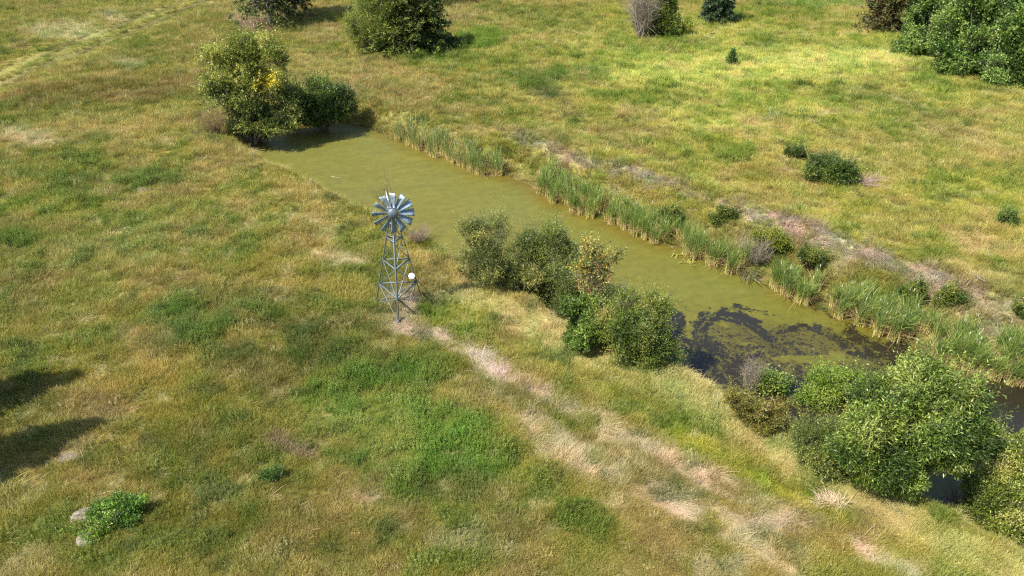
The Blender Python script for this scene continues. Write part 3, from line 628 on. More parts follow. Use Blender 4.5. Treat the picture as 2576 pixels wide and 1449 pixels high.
# --- pondside tree with its yellowing side
def yellow(P, cc, rg):
    k = sm((P[:, 0] - .9) / .8) * sm((P[:, 2] - 4.1) / .5) * (1 - sm((P[:, 2] - 5.4) / .4)) * (rg.uniform(0, 1, len(P)) < .8) * (P[:, 0] < 2.6)
    cc = cc * (1 - k[:, None]) + lin((214, 200, 70)) * k[:, None]
    t = sm((P[:, 2] - 4.4) / 1.2)[:, None] * .22; return cc * (1 - t) + lin((150, 156, 52)) * t
shrub('pondside_willow', 'tall leafy tree with yellowing top leaning over the upper left end of the pond', 'tree', (628, 332),
      [(590, 120, 62, 32, .8), (530, 150, 44, 30, -.2), (520, 215, 26, 22, -.4), (715, 300, 40, 26, .2), (650, 135, 60, 40, .6), (690, 172, 34, 40, 0), (600, 190, 60, 44, .3), (640, 220, 60, 50, 0), (570, 235, 34, 28, -.6), (690, 240, 56, 52, .9), (620, 280, 46, 40, -.3), (660, 300, 46, 26, -.2), (575, 285, 36, 30, -.2), (650, 318, 50, 22, -.5), (600, 325, 30, 18, -.2), (700, 312, 44, 18, -.4), (540, 200, 40, 34, .2)],
      6800, (.14, .08), [(70, 84, 38), (92, 106, 50), (116, 128, 64), (150, 156, 84)], 11, per=9, shoot=.45, stems=46, r0=.06, twig=.25, tint=yellow, tname='trunk', cname='crown', hollow=.35, gap=.36, nshoot_r=.012)
shrub('dark_shrub', 'dense dark green shrub between the yellowing tree and the end of the pond', 'shrub', (812, 286), [(800, 250, 56, 34, .3), (850, 262, 40, 30, 0), (750, 268, 44, 40, .2), (876, 272, 22, 20, 0), (800, 284, 60, 18, -.2), (745, 296, 34, 20, -.6), (850, 284, 34, 18, -.2), (790, 296, 40, 14, -.6)], 6200, (.12, .07), [(60, 78, 34), (80, 100, 42), (104, 124, 54)], 12, stems=26, gap=.34, shoot=.42)
dead_shrub('dead_shrub', 'grey leafless shrub at the left foot of the yellowing tree', 'dead shrub', (540, 345), 1.1, 2.0, 80, 13, r0=.020, mat=plain('brown_grey_twigs', (.22, .15, .07), .9))
dead_shrub('dead_branches', 'tangle of bare fallen branches hanging from the bank into the pond corner', 'branches', (648, 356), .9, .9, 90, 14, lean=(1.2, -1.2), z=WZ + .12, r0=.026, mat=M_GREYW)
dead_shrub('twig_heap', 'small pale heap of twigs lying in grass left of the pond end', 'branches', (500, 338), .55, .3, 26, 15, r0=.014)

# --- trees along the top of the picture
PINE = [(38, 52, 26), (52, 68, 32), (70, 86, 40), (88, 98, 48)]
conifer('pine_tree', 'tall pine with a thick bare lower trunk, leftmost of the group above the needle litter', (684, 66), 12, 4.6, 21, PINE, z0=.17, nb=200, droop=.25, spray=.42, shape=.55, dens=26, group='pines at the top left')
conifer('pine_tree', 'slimmer pine standing just right of the thick trunked pine', (724, 48), 11, 4.0, 22, PINE, z0=.2, nb=160, droop=.25, spray=.42, shape=.55, dens=26, group='pines at the top left')
conifer('pine_tree', 'thin pine, rightmost trunk of the group above the needle litter', (745, 40), 10, 3.8, 23, PINE, z0=.26, nb=110, droop=.25, spray=.42, shape=.55, dens=26, group='pines at the top left')
LARCH = [(92, 108, 46), (116, 130, 56), (142, 152, 70)]
shrub('feathery_larch', 'feathery light green larch on the left side of the dark spreading pine', 'tree', (945, 128), [(930, 84, 52, 46, .5), (960, 30, 56, 50, 1), (905, 60, 34, 40, 0), (980, 95, 50, 34, 0), (940, -40, 44, 60, 1)],
      7000, (.24, .035), LARCH, 24, per=10, shoot=.6, stems=30, r0=.05, tname='trunk', cname='crown', nshoot_r=.015, gap=.3)
conifer('spreading_pine', 'broad dark pine with low spreading boughs at the top centre of the field', (1035, 122), 8.5, 5.4, 25, [(34, 48, 24), (50, 66, 28), (78, 92, 38), (102, 112, 46)], z0=.03, nb=330, droop=.16, shape=.75, spray=.42, dens=54)
TOPS = [(1080, 16, 13, 4.4), (1190, -14, 12, 3.8), (1352, -6, 10, 3.6), (1450, -30, 11, 4)]
for i, (px, py, H_, r_) in enumerate(TOPS):
    conifer('pine_tree', ['pine standing close behind the right side of the spreading pine, cut by the top edge', 'pine at the top edge to the right of the spreading pine', 'pine at the top edge midway between the spreading pine and the grey dead tree', 'pine at the top edge, nearest one left of the grey dead tree'][i], (px, py), H_, r_, 30 + i, PINE, z0=.3, nb=90, droop=.2, spray=.5, shape=.6, dens=22)
dead_shrub('dead_tree', 'grey bare twiggy tree at the top beside a yellow green bush', 'dead tree', (1612, 98), 1.7, 5.6, 130, 26, r0=.035, sub=7, parts='branches')
shrub('green_shrub', 'yellow green bush standing against the right side of the grey dead tree', 'shrub', (1665, 92), [(1668, 40, 34, 42, .6), (1650, 66, 30, 30, 0), (1700, 74, 40, 24, 0), (1672, 0, 28, 34, .8), (1615, 78, 30, 20, .4)], 4200, (.14, .08), [(72, 90, 36), (100, 116, 42), (140, 146, 52)], 27, stems=20, gap=.3)
conifer('blue_spruce', 'dense blue green spruce with a shadow on its right, near the top edge', (1803, 58), 7.5, 2.3, 28, [(40, 58, 42), (58, 78, 54), (82, 102, 72)], z0=.02, nb=260, droop=.22, shape=.85, spray=.34, dens=40)
conifer('young_spruce', 'tiny dark young spruce alone in the pale grass', (1839, 164), 1.5, .75, 29, [(56, 80, 38), (78, 102, 50)], z0=.05, nb=50, droop=.12, shape=.9, spray=.2, dens=20)
conifer('dark_pine', 'dark pine with brown dead lower boughs at the left end of the leafy grove', (2232, 78), 8.5, 3.9, 35, [(44, 54, 30), (66, 74, 36), (92, 92, 44), (100, 84, 58)], z0=.03, nb=260, droop=.18, shape=.6, spray=.42, dens=34, deadlow=.14)  # dark green needles with brown dead boughs, the tree's own colours
GROVE = [(50, 74, 30), (66, 94, 38), (88, 116, 50), (122, 146, 78)]
gr = [((2330, 140), [(2340, 60, 66, 60, 1), (2330, -10, 70, 60, 2), (2300, 105, 40, 34, 0), (2390, 90, 50, 50, .5)], 'light leafy poplar at the left front of the grove, next to the dark pine'),
      ((2440, 188), [(2440, 110, 70, 60, 1), (2400, 140, 50, 40, 0), (2460, 30, 80, 60, 2), (2470, 160, 50, 34, 0)], 'leafy poplar in the middle of the grove with the widest crown'),
      ((2550, 218), [(2550, 140, 66, 60, 1), (2530, 185, 50, 34, 0), (2580, 50, 70, 70, 2), (2610, 180, 60, 40, 0)], 'leafy poplar at the right edge of the picture, nearest of the grove'),
      ((2500, 90), [(2500, -20, 90, 80, 0), (2410, -30, 80, 60, 1), (2590, -30, 80, 70, 0)], 'tall poplar at the back of the grove')]
for i, (b_, lb, la) in enumerate(gr):
    shrub('poplar_tree', la, 'tree', b_, lb, 7800, (.17, .125), GROVE, 40 + i, per=8, shoot=.6, stems=30, r0=.07, group='leafy grove at the top right', tname='trunk', cname='crown', nshoot_r=.014, hollow=.55, gap=.16)
# trees left of the picture, known by the shadows they throw into it
conifer('pine_tree', 'pine just outside the left edge whose shadow falls on the grass', None, 8.5, 2.4, 50, PINE, z0=.15, nb=120, spray=.42, dens=30, xy=(-20.6, 19.2))
conifer('pine_tree', 'pine outside the left edge shading the corner of the meadow', None, 7.5, 2.2, 51, PINE, z0=.15, nb=110, spray=.42, dens=30, xy=(-22.4, 22.6))

# --- bushes on the near bank
NB = 'willow bushes on the near bank'
shrub('willow_bush', 'tall olive willow bush nearest the windmill, at the left end of the row', 'bush', (1255, 722), [(1195, 592, 34, 30, .3), (1262, 578, 32, 34, .6), (1215, 645, 42, 44, 0), (1255, 690, 54, 32, -.2), (1290, 640, 26, 40, .4), (1300, 706, 48, 32, 0), (1198, 664, 38, 36, 0)], 5200, (.085, .026), [(84, 96, 48), (108, 118, 62), (134, 142, 78), (154, 156, 96)], 60, shoot=.34, stems=40, group=NB, gap=.40)
shrub('willow_bush', 'second willow bush of the row, tall with silvery leaves and pale stems', 'bush', (1370, 768), [(1335, 625, 34, 30, .4), (1385, 608, 36, 38, .5), (1432, 636, 28, 30, .3), (1375, 680, 60, 46, 0), (1350, 720, 36, 40, -.3), (1400, 745, 44, 34, -.2), (1335, 738, 44, 30, -.3)], 6800, (.09, .028), [(74, 90, 44), (96, 112, 54), (124, 138, 80), (120, 132, 50)], 61, shoot=.36, stems=46, group=NB, gap=.40)
def pale(P, cc, rg):
    k = (rg.uniform(0, 1, len(P)) < .12) * sm((P[:, 2] - 1.2) / .6); return cc * (1 - k[:, None]) + lin((176, 160, 76)) * k[:, None]
shrub('willow_bush', 'low leafy willow filling the row between the silvery bush and the last one', 'bush', (1440, 812), [(1430, 740, 40, 34, .3), (1480, 745, 44, 34, .5), (1530, 760, 40, 34, .5), (1430, 790, 40, 24, 0)], 3600, (.085, .03), WILLOW, 59, shoot=.32, stems=30, group=NB, gap=.36)
shrub('sapling', 'thin airy sapling with yellowing leaves and a red stem amid the bushes', 'tree', (1482, 852), [(1482, 660, 34, 30, .2), (1480, 620, 26, 30, .5), (1530, 640, 32, 16, .4), (1490, 705, 30, 36, 0), (1520, 690, 20, 34, .2)], 480, (.10, .05), [(90, 102, 56), (116, 124, 66), (138, 140, 84)], 62, shoot=.3, stems=16, tint=pale, bark=M_REDW, gap=.2, tname='trunk', cname='crown', twig=.6, hollow=.2, front=.3)
dead_shrub('dead_shrub', 'purplish grey bare shrub filling the middle of the row of bushes', 'dead shrub', (1440, 800), 1.0, 1.9, 120, 63, r0=.012, sub=7)
dead_shrub('dead_shrub', 'grey bare twigs on the water side of the sapling', 'dead shrub', (1545, 790), .9, 1.5, 80, 64, r0=.011, sub=6)
shrub('round_bush', 'low round bush with bright green broad leaves below the sapling', 'bush', (1475, 868), [(1450, 795, 44, 36, 0), (1500, 800, 52, 38, .1), (1480, 830, 60, 36, -.3), (1530, 835, 40, 36, -.1)], 5600, (.09, .06), [(76, 98, 42), (98, 120, 52), (126, 146, 72)], 65, shoot=.22, stems=26, group=NB, gap=.14)
shrub('willow_bush', 'last willow bush of the row, reaching over the dark swirl of open water', 'bush', (1620, 905), [(1555, 830, 46, 40, 0), (1668, 880, 30, 36, 0), (1590, 770, 46, 34, .6), (1640, 775, 40, 30, .6), (1590, 830, 54, 44, 0), (1640, 840, 44, 50, 0), (1630, 885, 44, 28, -.2), (1560, 870, 36, 24, -.3)], 6800, (.085, .028), [(72, 92, 38), (94, 116, 46), (122, 138, 66), (130, 128, 70)], 66, shoot=.34, stems=44, group=NB, gap=.38)
shrub('willow_bush', 'grey green rounded willow at the left foot of the largest bush', 'bush', (2090, 1176), [(2080, 1080, 60, 46, .2), (2150, 1085, 50, 46, .3), (2070, 1130, 60, 40, -.2), (2150, 1140, 60, 46, 0), (2030, 1110, 34, 30, 0)], 8600, (.085, .026), GREYW, 67, shoot=.3, stems=40, group=NB, gap=.22)
shrub('willow_bush', 'largest bush, a glossy bright green long leaved willow hanging over the dark water', 'bush', (2260, 1235), [(2240, 975, 70, 44, 1.6), (2330, 985, 80, 50, 1.4), (2190, 1030, 50, 44, 1), (2405, 1040, 56, 56, .8), (2290, 1070, 100, 60, .4), (2220, 1130, 70, 70, 0), (2360, 1120, 70, 50, .2), (2160, 1100, 60, 50, .3), (2430, 1090, 50, 50, .5), (2200, 1185, 50, 30, -.2), (2260, 1185, 50, 34, -.2)], 15000, (.14, .036), LUSH, 68, per=11, shoot=.40, stems=60, r0=.04, group=NB, gap=.40)
shrub('willow_bush', 'pale young willow shoots between the largest bush and the small leafy bush', 'bush', (2060, 1060), [(2060, 975, 44, 26, .6), (2020, 1010, 20, 34, .3), (2110, 960, 44, 22, 1.0), (2060, 1015, 40, 30, .2)], 2000, (.11, .034), [(104, 130, 50), (138, 156, 70)], 69, shoot=.34, stems=24, group=NB, gap=.3)
shrub('willow_bush', 'willow bush in the lower right corner with yellow green leaves', 'bush', (2490, 1340), [(2550, 1150, 70, 46, .8), (2490, 1200, 50, 54, .5), (2560, 1230, 80, 70, .2), (2460, 1270, 44, 50, 0), (2530, 1300, 80, 50, -.2), (2610, 1330, 70, 60, 0)], 13000, (.095, .034), [(84, 100, 42), (112, 128, 54), (146, 158, 80), (174, 172, 112)], 70, per=10, shoot=.34, stems=60, r0=.035, group=NB, gap=.27)
dead_shrub('dead_shrub', 'dark bare stems at the left foot of the corner willow bush', 'dead shrub', (2410, 1300), .55, 1.2, 44, 71, lean=(-.2, .1), r0=.012, mat=plain('dark_stems', (.13, .10, .085), .9))
dead_shrub('dead_shrub', 'pale grey bare shrub standing at the edge of the open water', 'dead shrub', (1880, 1008), .55, 1.5, 60, 72, r0=.011, z=WZ)
shrub('small_bush', 'small leafy bush beside the pale bare shrub in the shallow water', 'bush', (1945, 1020), [(1938, 968, 28, 26, 0), (1915, 985, 24, 24, 0), (1950, 1000, 18, 22, 0)], 1300, (.10, .045), [(88, 112, 48), (124, 142, 70)], 73, shoot=.26, stems=16, gap=.2)
shrub('bank_weeds', 'low brownish weeds hanging over the bank below the pale bare shrub', 'shrub', (1910, 1078), [(1880, 1030, 40, 16, 0), (1930, 1055, 40, 20, 0), (1850, 1010, 24, 14, 0)], 1500, (.09, .03), [(110, 108, 52), (134, 132, 64), (150, 134, 80)], 74, shoot=.25, stems=16, gap=.2)
dead_shrub('dry_bush', 'brown feathery dry bush on the bank just behind the windmill', 'dead shrub', (1040, 612), .85, .9, 110, 75, r0=.009, lean=(.5, .1), sub=6, mat=plain('dry_brown_twigs', (.23, .17, .12), .9))
dead_shrub('bare_sapling', 'thin bare dead sapling rising behind the windmill wheel', 'dead tree', (985, 575), .5, 2.9, 14, 76, r0=.014, lean=(-.12, 0), sub=8, mat=plain('dark_twigs', (.10, .07, .055), .9))

# --- the far bank and the field
dead_shrub('dead_shrub', 'grey dead shrub with stiff upright stems amid the cattails of the far bank', 'dead shrub', (1895, 665), 1.0, 1.6, 110, 80, r0=.014, sub=6)
dead_shrub('dead_branches', 'grey dead branches of the far bank drooping into the pond', 'branches', (1885, 690), .9, .5, 46, 81, lean=(-.6, -2.2), r0=.014)
shrub('field_bush', 'dark green low bush in the far field with dead stems on its right', 'bush', (2085, 460), [(2060, 420, 34, 20, .3), (2108, 434, 44, 22, .1), (2148, 446, 28, 13, 0), (2040, 438, 18, 12, 0)], 2300, (.11, .05), [(66, 86, 36), (88, 108, 46), (112, 124, 60)], 82, shoot=.34, stems=24, gap=.3)
dead_shrub('dead_shrub', 'reddish grey dead stems fanned out on the right of the field bush', 'branches', (2155, 462), 1.3, .6, 110, 83, lean=(1.2, -.6), r0=.012, mat=plain('reddish_dead_stems', (.34, .24, .20), .9))
shrub('field_bush', 'small olive bush up left of the dark green field bush', 'bush', (2012, 400), [(2008, 386, 24, 13, 0)], 900, (.09, .04), [(70, 86, 40), (92, 104, 52)], 84, shoot=.2, stems=12)
shrub('field_bush', 'small blue green bush alone near the right edge of the field', 'bush', (2532, 566), [(2532, 548, 18, 17, 0)], 900, (.10, .03), [(78, 100, 50), (104, 122, 62)], 85, shoot=.2, stems=12)
shrub('bank_shrub', 'yellow green shrub on the far bank behind the grey dead shrub', 'shrub', (1935, 640), [(1925, 605, 34, 26, .2), (1955, 625, 30, 22, 0)], 1500, (.10, .04), [(104, 116, 40), (134, 138, 50)], 86, shoot=.26, stems=16)
for i, (bx_, by_, r_, la) in enumerate([(2040, 665, 22, 'small dark green shrub on the far bank right of the grey dead shrub'), (2385, 770, 26, 'bushy green shrub on the far bank near the right edge of the picture'), (2290, 745, 20, 'leafy shrub on the far bank above the middle of the long cattail stand'), (2590, 800, 22, 'green shrub at the picture edge below the bare dirt crest'), (1690, 560, 20, 'green shrub behind the cattails left of the dirt strip'), (1820, 560, 24, 'olive shrub under the start of the dirt strip')]):
    shrub('bank_shrub', la, 'shrub', (bx_, by_), [(bx_ - r_ * .4, by_ - r_ * .8, r_, r_ * .8, 0), (bx_ + r_ * .5, by_ - r_ * .6, r_ * .8, r_ * .7, 0)], 900, (.09, .04), [(66, 84, 36), (92, 108, 46), (118, 126, 60)], 90 + i, shoot=.24, stems=12, group='small shrubs on the far bank')

# --- cattails
def cattails(label, line, width, n, hgt, seed, tone=0):
    n = int(n * 1.75)
    rg = np.random.default_rng(seed); P = plan(line, WZ); P = np.array(P)
    seg = np.linalg.norm(np.diff(P, axis=0), axis=1); cum = np.concatenate([[0], np.cumsum(seg)])
    cl = max(int(cum[-1] * 7.5), 4)                                      # clumps
    cs = rg.uniform(0, cum[-1], cl); co = rg.uniform(-.25, width, cl) ; chh = rg.uniform(.75, 1.1, cl)
    k = rg.integers(0, cl, n); s = cs[k] + rg.normal(0, .10, n); off = co[k] + rg.normal(0, .10, n)
    s = np.clip(s, 0, cum[-1]); x = np.interp(s, cum, P[:, 0]); y = np.interp(s, cum, P[:, 1])
    tx = np.interp(s + .2, cum, P[:, 0]) - np.interp(s - .2, cum, P[:, 0]); ty = np.interp(s + .2, cum, P[:, 1]) - np.interp(s - .2, cum, P[:, 1])
    l = np.hypot(tx, ty) + 1e-6; nx_, ny_ = -ty / l, tx / l; sg = np.where(ny_ > 0, 1, -1); x = x + nx_ * sg * off; y = y + ny_ * sg * off
    z = np.maximum(height(x, y), WZ - .1)
    dry = rg.uniform(0, 1, n) < .28; H_ = hgt * chh[k] * rg.uniform(.65, 1.15, n) * np.where(dry, .6, 1)
    an = rg.uniform(0, 6.283, n); lean = np.abs(rg.normal(0, .16, n)) * np.where(dry, 3.2, 1) + .05
    dx = np.cos(an) * lean - .03; dy = np.sin(an) * lean - .06 - np.where(off < .3, .12, 0)
    wa = rg.uniform(0, 3.14, n); w = rg.uniform(.018, .032, n)
    c0 = np.array([x.mean(), y.mean(), WZ]); SG = 5; V = []; C = []
    gcol = lin(np.array([(112, 136, 60), (136, 156, 70), (162, 174, 92), (112, 130, 80)]))[rg.integers(0, 4, n)] * rg.uniform(.8, 1.25, (n, 1))
    if tone: gcol = gcol * (1 - tone) + lin((150, 144, 106)) * tone
    yel = lin((214, 204, 124)); tan = lin((196, 164, 118)) * rg.uniform(.7, 1.15, (n, 1))
    for i in range(SG + 1):
        t = i / SG; bend = t * t * (1 + .8 * np.maximum(t - .6, 0))
        zz = z + H_ * t * (1 - .28 * lean * t) - H_ * .25 * np.maximum(t - .75, 0) * (rg.uniform(0, 1, n) * 0 + (an > 4))
        ww = w * (1 - .8 * t ** 2) * .5 + .001
        for s_ in (-1, 1):
            V.append(np.stack([x + dx * H_ * bend + np.cos(wa) * ww * s_, y + dy * H_ * bend + np.sin(wa) * ww * s_, zz], 1))
            f = sm((t - .08) / .5); cc = yel * (1 - f) + gcol * f; cc = np.where(dry[:, None], tan, cc); C.append(cc)
    V = np.stack(V, 1).reshape(-1, 3) - c0; C = np.stack(C, 1).reshape(-1, 3); m2 = 2 * (SG + 1)
    F = (np.arange(n)[:, None, None] * m2 + np.array([(2 * i, 2 * i + 1, 2 * i + 3, 2 * i + 2) for i in range(SG)])[None]).reshape(-1, 4)
    root = empty('cattail_stand', c0); tag(root, label, 'cattails', 'cattail stands along the far shore')
    mesh_obj('leaves', V, F, M_REED, root, np.clip(C, 0, 1))
    for q in rg.choice(n, min(34, max(6, n // 110)), replace=False):
        mb = MB(); fl = MB()
        b = np.array((x[q], y[q], z[q])) - c0; e = b + np.array((dx[q] * .3, dy[q] * .3, H_[q] * 1.02))
        mb.tube([b, (b + e) / 2, e], [.006, .005, .004], 3)
        fl.tube([e - (0, 0, .10), e - (0, 0, .03), e + (0, 0, .06)], [.016, .022, .012], 5)
        fl.build('seed_head', M_HEAD, mb.build('stalk', M_STALK, root, col=False), col=False)
    return root
M_STALK = plain('reed_stalk', (.35, .34, .16), .7); M_HEAD = plain('fluffy_seed_head', (.42, .36, .28), .95, lo=.5, hi=1.6, scale=30)
cattails('short cattail stand at the far left, nearest the yellowing tree, with grey dry stalks', [(985, 352), (1050, 378), (1130, 404), (1165, 420)], 1.2, 1500, 1.5, 100, .25)
cattails('small separate cattail clump left of the gap in the far shore', [(1165, 418), (1200, 438), (1262, 444)], .9, 900, 1.5, 101, .1)
cattails('long cattail stand across the middle of the far shore, up to the grey dead shrub', [(1335, 470), (1400, 517), (1500, 550), (1600, 590), (1700, 628), (1800, 670), (1850, 692)], 1.5, 5600, 1.55, 102)
cattails('narrow cattail clump just right of the grey dead shrub', [(1935, 722), (2000, 750), (2045, 766)], 1.1, 1300, 1.5, 103)
cattails('cattail stand with white fluffy heads above the brown water corner', [(2075, 782), (2150, 812), (2230, 846), (2290, 876)], 1.7, 3800, 1.45, 104, .05)
cattails('cattail stand running to the right edge of the picture', [(2300, 880), (2420, 924), (2576, 968), (2720, 1022)], 1.7, 6400, 1.45, 105)
def fallen(name, label, px, py, n, L, seed, cat='reeds'):
    rg = np.random.default_rng(seed); x0, y0 = onz(px, py, WZ); mb = MB()
    for _ in range(n):
        an = rg.uniform(0, 6.28); l = L * rg.uniform(.5, 1); b = rg.normal(0, .12, 2); d = np.array((math.cos(an), math.sin(an))); s = np.array((-d[1], d[0])) * .02
        V = [(b[0] - s[0], b[1] - s[1], .02), (b[0] + s[0], b[1] + s[1], .02), (b[0] + d[0] * l * .5 + s[0], b[1] + d[1] * l * .5 + s[1], .14), (b[0] + d[0] * l * .5 - s[0], b[1] + d[1] * l * .5 - s[1], .14), (b[0] + d[0] * l + s[0] * .2, b[1] + d[1] * l + s[1] * .2, .015), (b[0] + d[0] * l - s[0] * .2, b[1] + d[1] * l - s[1] * .2, .015)]
        mb.add(V, [(0, 1, 2, 3), (3, 2, 4, 5)], lin((168, 166, 84)) * rg.uniform(.7, 1.2))
    o = mb.build(name, M_REED); o.location = (x0, y0, WZ); tag(o, label, cat, 'fallen reeds lying on the algae')
fallen('fallen_reeds', 'broken reed leaves lying on the algae, left of the two floating bunches', 1702, 642, 12, .55, 110)
fallen('fallen_reeds', 'broken reed leaves lying on the algae, right and lower of the two floating bunches', 1732, 664, 12, .6, 111)

# ------------------------------------------------------------------ windmill
def windmill():
    bx, by, bz = ground_at(1004, 778)
    root = empty('windmill', (bx, by, bz)); tag(root, 'small galvanised steel windmill with twelve blades on a three legged lattice tower beside the pond', 'windmill')
    H = 4.75; Rb, Rt = 1.26, .14; a0 = [R(-84), R(-84 + 120), R(-84 + 240)]     # front, right, left leg
    top = np.array((.06, .0, H))
    def node(i, z):
        f = z / H; r = Rb + (Rt - Rb) * f
        return np.array((math.cos(a0[i]) * r + top[0] * f, math.sin(a0[i]) * r, z))
    for i in range(3):
        mb = MB(); zb = gz(bx + node(i, 0)[0], by + node(i, 0)[1]) - bz - .05
        p, q = node(i, 0), node(i, H); p = p + (q - p) / H * zb
        w = .045; u = np.array((math.cos(a0[i] + 1.57), math.sin(a0[i] + 1.57), 0)); v = np.array((math.cos(a0[i]), math.sin(a0[i]), 0))
        for dd in (unit(u - v * .55), unit(-u - v * .55)):                  # the two flanges of an angle iron leg
            nn = np.cross(dd, unit(q - p)) * .004
            V = [p, p + dd * w, q + dd * w, q]; V = np.array(V + [t + nn for t in V])
            mb.add(V, [(0, 1, 2, 3), (7, 6, 5, 4), (0, 4, 5, 1), (1, 5, 6, 2), (2, 6, 7, 3), (3, 7, 4, 0)])
        mb.tube([p, (p + q) / 2, q], .017, 5)
        mb.build('leg', M_STEEL, root, col=False)
    lev = [1.12, 2.42, 3.60, 4.35]
    for z in lev:
        for i in range(3):
            a, b = node(i, z), node((i + 1) % 3, z); d = unit(b - a); mb = MB(); upv = np.array((0, 0, 1.)); s = np.cross(d, upv)
            mb.box((a + b) / 2, (np.linalg.norm(b - a), .008, .07), np.stack([d, s, upv], 1)); mb.box((a + b) / 2 + upv * .026 - s * .022, (np.linalg.norm(b - a), .045, .006), np.stack([d, s, upv], 1))
            mb.build('girt', M_STEEL, root, col=False)
    zz = [0.05] + lev
    for j in range(4):
        for i in range(3):
            a, b = node(i, zz[j + 1]), node((i + 2) % 3, zz[j]) 
            mb = MB(); mb.tube([a, (a + b) / 2, b], .019, 5); mb.build('brace', M_STEEL, root, col=False)
            if j < 2:
                a, b = node((i + 2) % 3, zz[j + 1]), node(i, zz[j]); mb = MB(); mb.tube([a, (a + b) / 2, b], .013, 5); mb.build('brace', M_STEEL, root, col=False)
    for i in range(3):                                                        # anchors at the feet
        n0 = node(i, 0); zb = gz(bx + n0[0], by + n0[1]) - bz; mb = MB(); mb.box((n0[0], n0[1], zb + .05), (.16, .16, .10)); mb.box((n0[0], n0[1], zb + .12), (.10, .10, .05)); mb.build('foot', M_DARKM, root, col=False)
    mb = MB(); mb.tube([(top[0], 0, H - .5), (top[0], 0, H - .2), (top[0], 0, H + .12)], .04, 8); mb.box((top[0], 0, H - .02), (.30, .30, .02)); mb.build('mast', M_STEEL, root, col=False)
    # pump rod down the middle and air line
    mb = MB(); mb.tube([(top[0], 0, H - .4), (top[0] * .5, .03, H * .5), (0, .05, 1.1)], .010, 5); mb.build('pump_rod', M_DARKM, root, col=False)
    nrm = unit(np.array((.24, -1.0, .04))); sx = unit(np.cross(np.array((0, 0, 1.)), nrm)) * -1; sx = unit(np.cross(nrm, (0, 0, 1.))); uz = np.cross(sx, nrm) * 1.0
    if uz[2] < 0: uz = -uz
    hub = top + np.array((0, 0, .22)) + nrm * .34
    def ring(r, off, rad, name, par, seg=48):
        t = np.linspace(0, 2 * math.pi, seg + 1); P = hub + nrm * off + (sx * np.cos(t)[:, None] + uz * np.sin(t)[:, None]) * r
        m_ = MB(); m_.tube(P, rad, 5); return m_.build(name, M_STEEL, par, col=False)
    Rr = .90
    wheel = empty('wheel', (0, 0, 0)); wheel.parent = root
    for k in range(12):
        a = R(30 * k + 3); er = sx * math.cos(a) + uz * math.sin(a); et = np.cross(nrm, er)
        mb = MB(); nr, nc = 5, 6; V = []
        for side in (0, 1):
            for i in range(nr):
                f = i / (nr - 1); r = .27 + (Rr - .27) * f; w = .19 + .17 * f; tw = -R(43 - 5 * f)
                for j in range(nc):
                    g = j / (nc - 1) - .5; camber = (.25 - g * g) * w * .45
                    V.append(hub + er * r + et * (g * w * math.cos(tw)) + nrm * (g * w * math.sin(tw) * 1.0 + camber - side * .006 + .0))
        V = np.array(V); o_ = nr * nc; Fq = []
        for i in range(nr - 1):
            for j in range(nc - 1):
                q = (i * nc + j, i * nc + j + 1, (i + 1) * nc + j + 1, (i + 1) * nc + j); Fq += [q, tuple(t + o_ for t in q[::-1])]
        for i in range(nr - 1):
            for j in (0, nc - 1): Fq.append((i * nc + j, (i + 1) * nc + j, (i + 1) * nc + j + o_, i * nc + j + o_))
        for i in (0, nr - 1):
            for j in range(nc - 1): Fq.append((i * nc + j, i * nc + j + 1, i * nc + j + 1 + o_, i * nc + j + o_))
        mb.add(V, Fq); bl = mb.build('blade', M_BLADE, wheel, smooth=False, col=False)
        m2 = MB(); m2.tube([hub + er * .12 - nrm * .03, hub + er * .4 - nrm * .05, hub + er * (Rr - .28) - nrm * .05], .011, 4); m2.build('spoke', M_DARKM, wheel, col=False)
        m3 = MB(); c0 = hub + er * .70 - nrm * .02; m3.box(c0 + nrm * .03, (.10, .03, .03), np.stack([et * math.cos(R(36)) + nrm * math.sin(R(36)), er, np.cross(et * math.cos(R(36)) + nrm * math.sin(R(36)), er)], 1)); m3.build('bracket', M_DARKM, bl, col=False)
    ring(.70, -.05, .012, 'ring', wheel); ring(.34, -.04, .010, 'ring', wheel)
    mb = MB(); nl, ns = 7, 24; V = []                                        # domed hub
    for i in range(nl):
        f = i / (nl - 1) * math.pi / 2
        for j in range(ns):
            t = j * 2 * math.pi / ns; V.append(hub + nrm * (.04 + .13 * math.sin(f)) + (sx * math.cos(t) + uz * math.sin(t)) * (.235 * math.cos(f) + .002))
    for j in range(ns):
        t = j * 2 * math.pi / ns; V.append(hub - nrm * .04 + (sx * math.cos(t) + uz * math.sin(t)) * .235)
    Fq = [(i * ns + j, i * ns + (j + 1) % ns, (i + 1) * ns + (j + 1) % ns, (i + 1) * ns + j) for i in range(nl - 1) for j in range(ns)]
    Fq += [(nl * ns + j, nl * ns + (j + 1) % ns, (j + 1) % ns, j) for j in range(ns)]
    mb.add(V, Fq); mb.build('hub', plain('grey_blue_hub', (.10, .13, .16), .45, .2), wheel, smooth=True, col=False)
    mb = MB(); R3 = np.stack([sx, nrm, uz], 1); mb.box(hub - nrm * .26, (.20, .36, .22), R3); mb.build('gearbox', M_DARKM, root, col=False)
    # tail boom and vane
    tb = hub - nrm * .4; te = hub - nrm * 1.75 + np.array((-.10, 0, .02)); mb = MB(); mb.tube([tb, (tb + te) / 2, te], .016, 6); mb.tube([tb + (0, 0, .1), (tb + te) / 2 + (0, 0, .06), te], .009, 5); mb.build('tail_boom', M_STEEL, root, col=False)
    mb = MB(); dv = unit(te - tb); sv = unit(np.cross(dv, (0, 0, 1.))); pr = [(-.45, -.10), (-.45, .12), (.12, .34), (.12, -.30)]
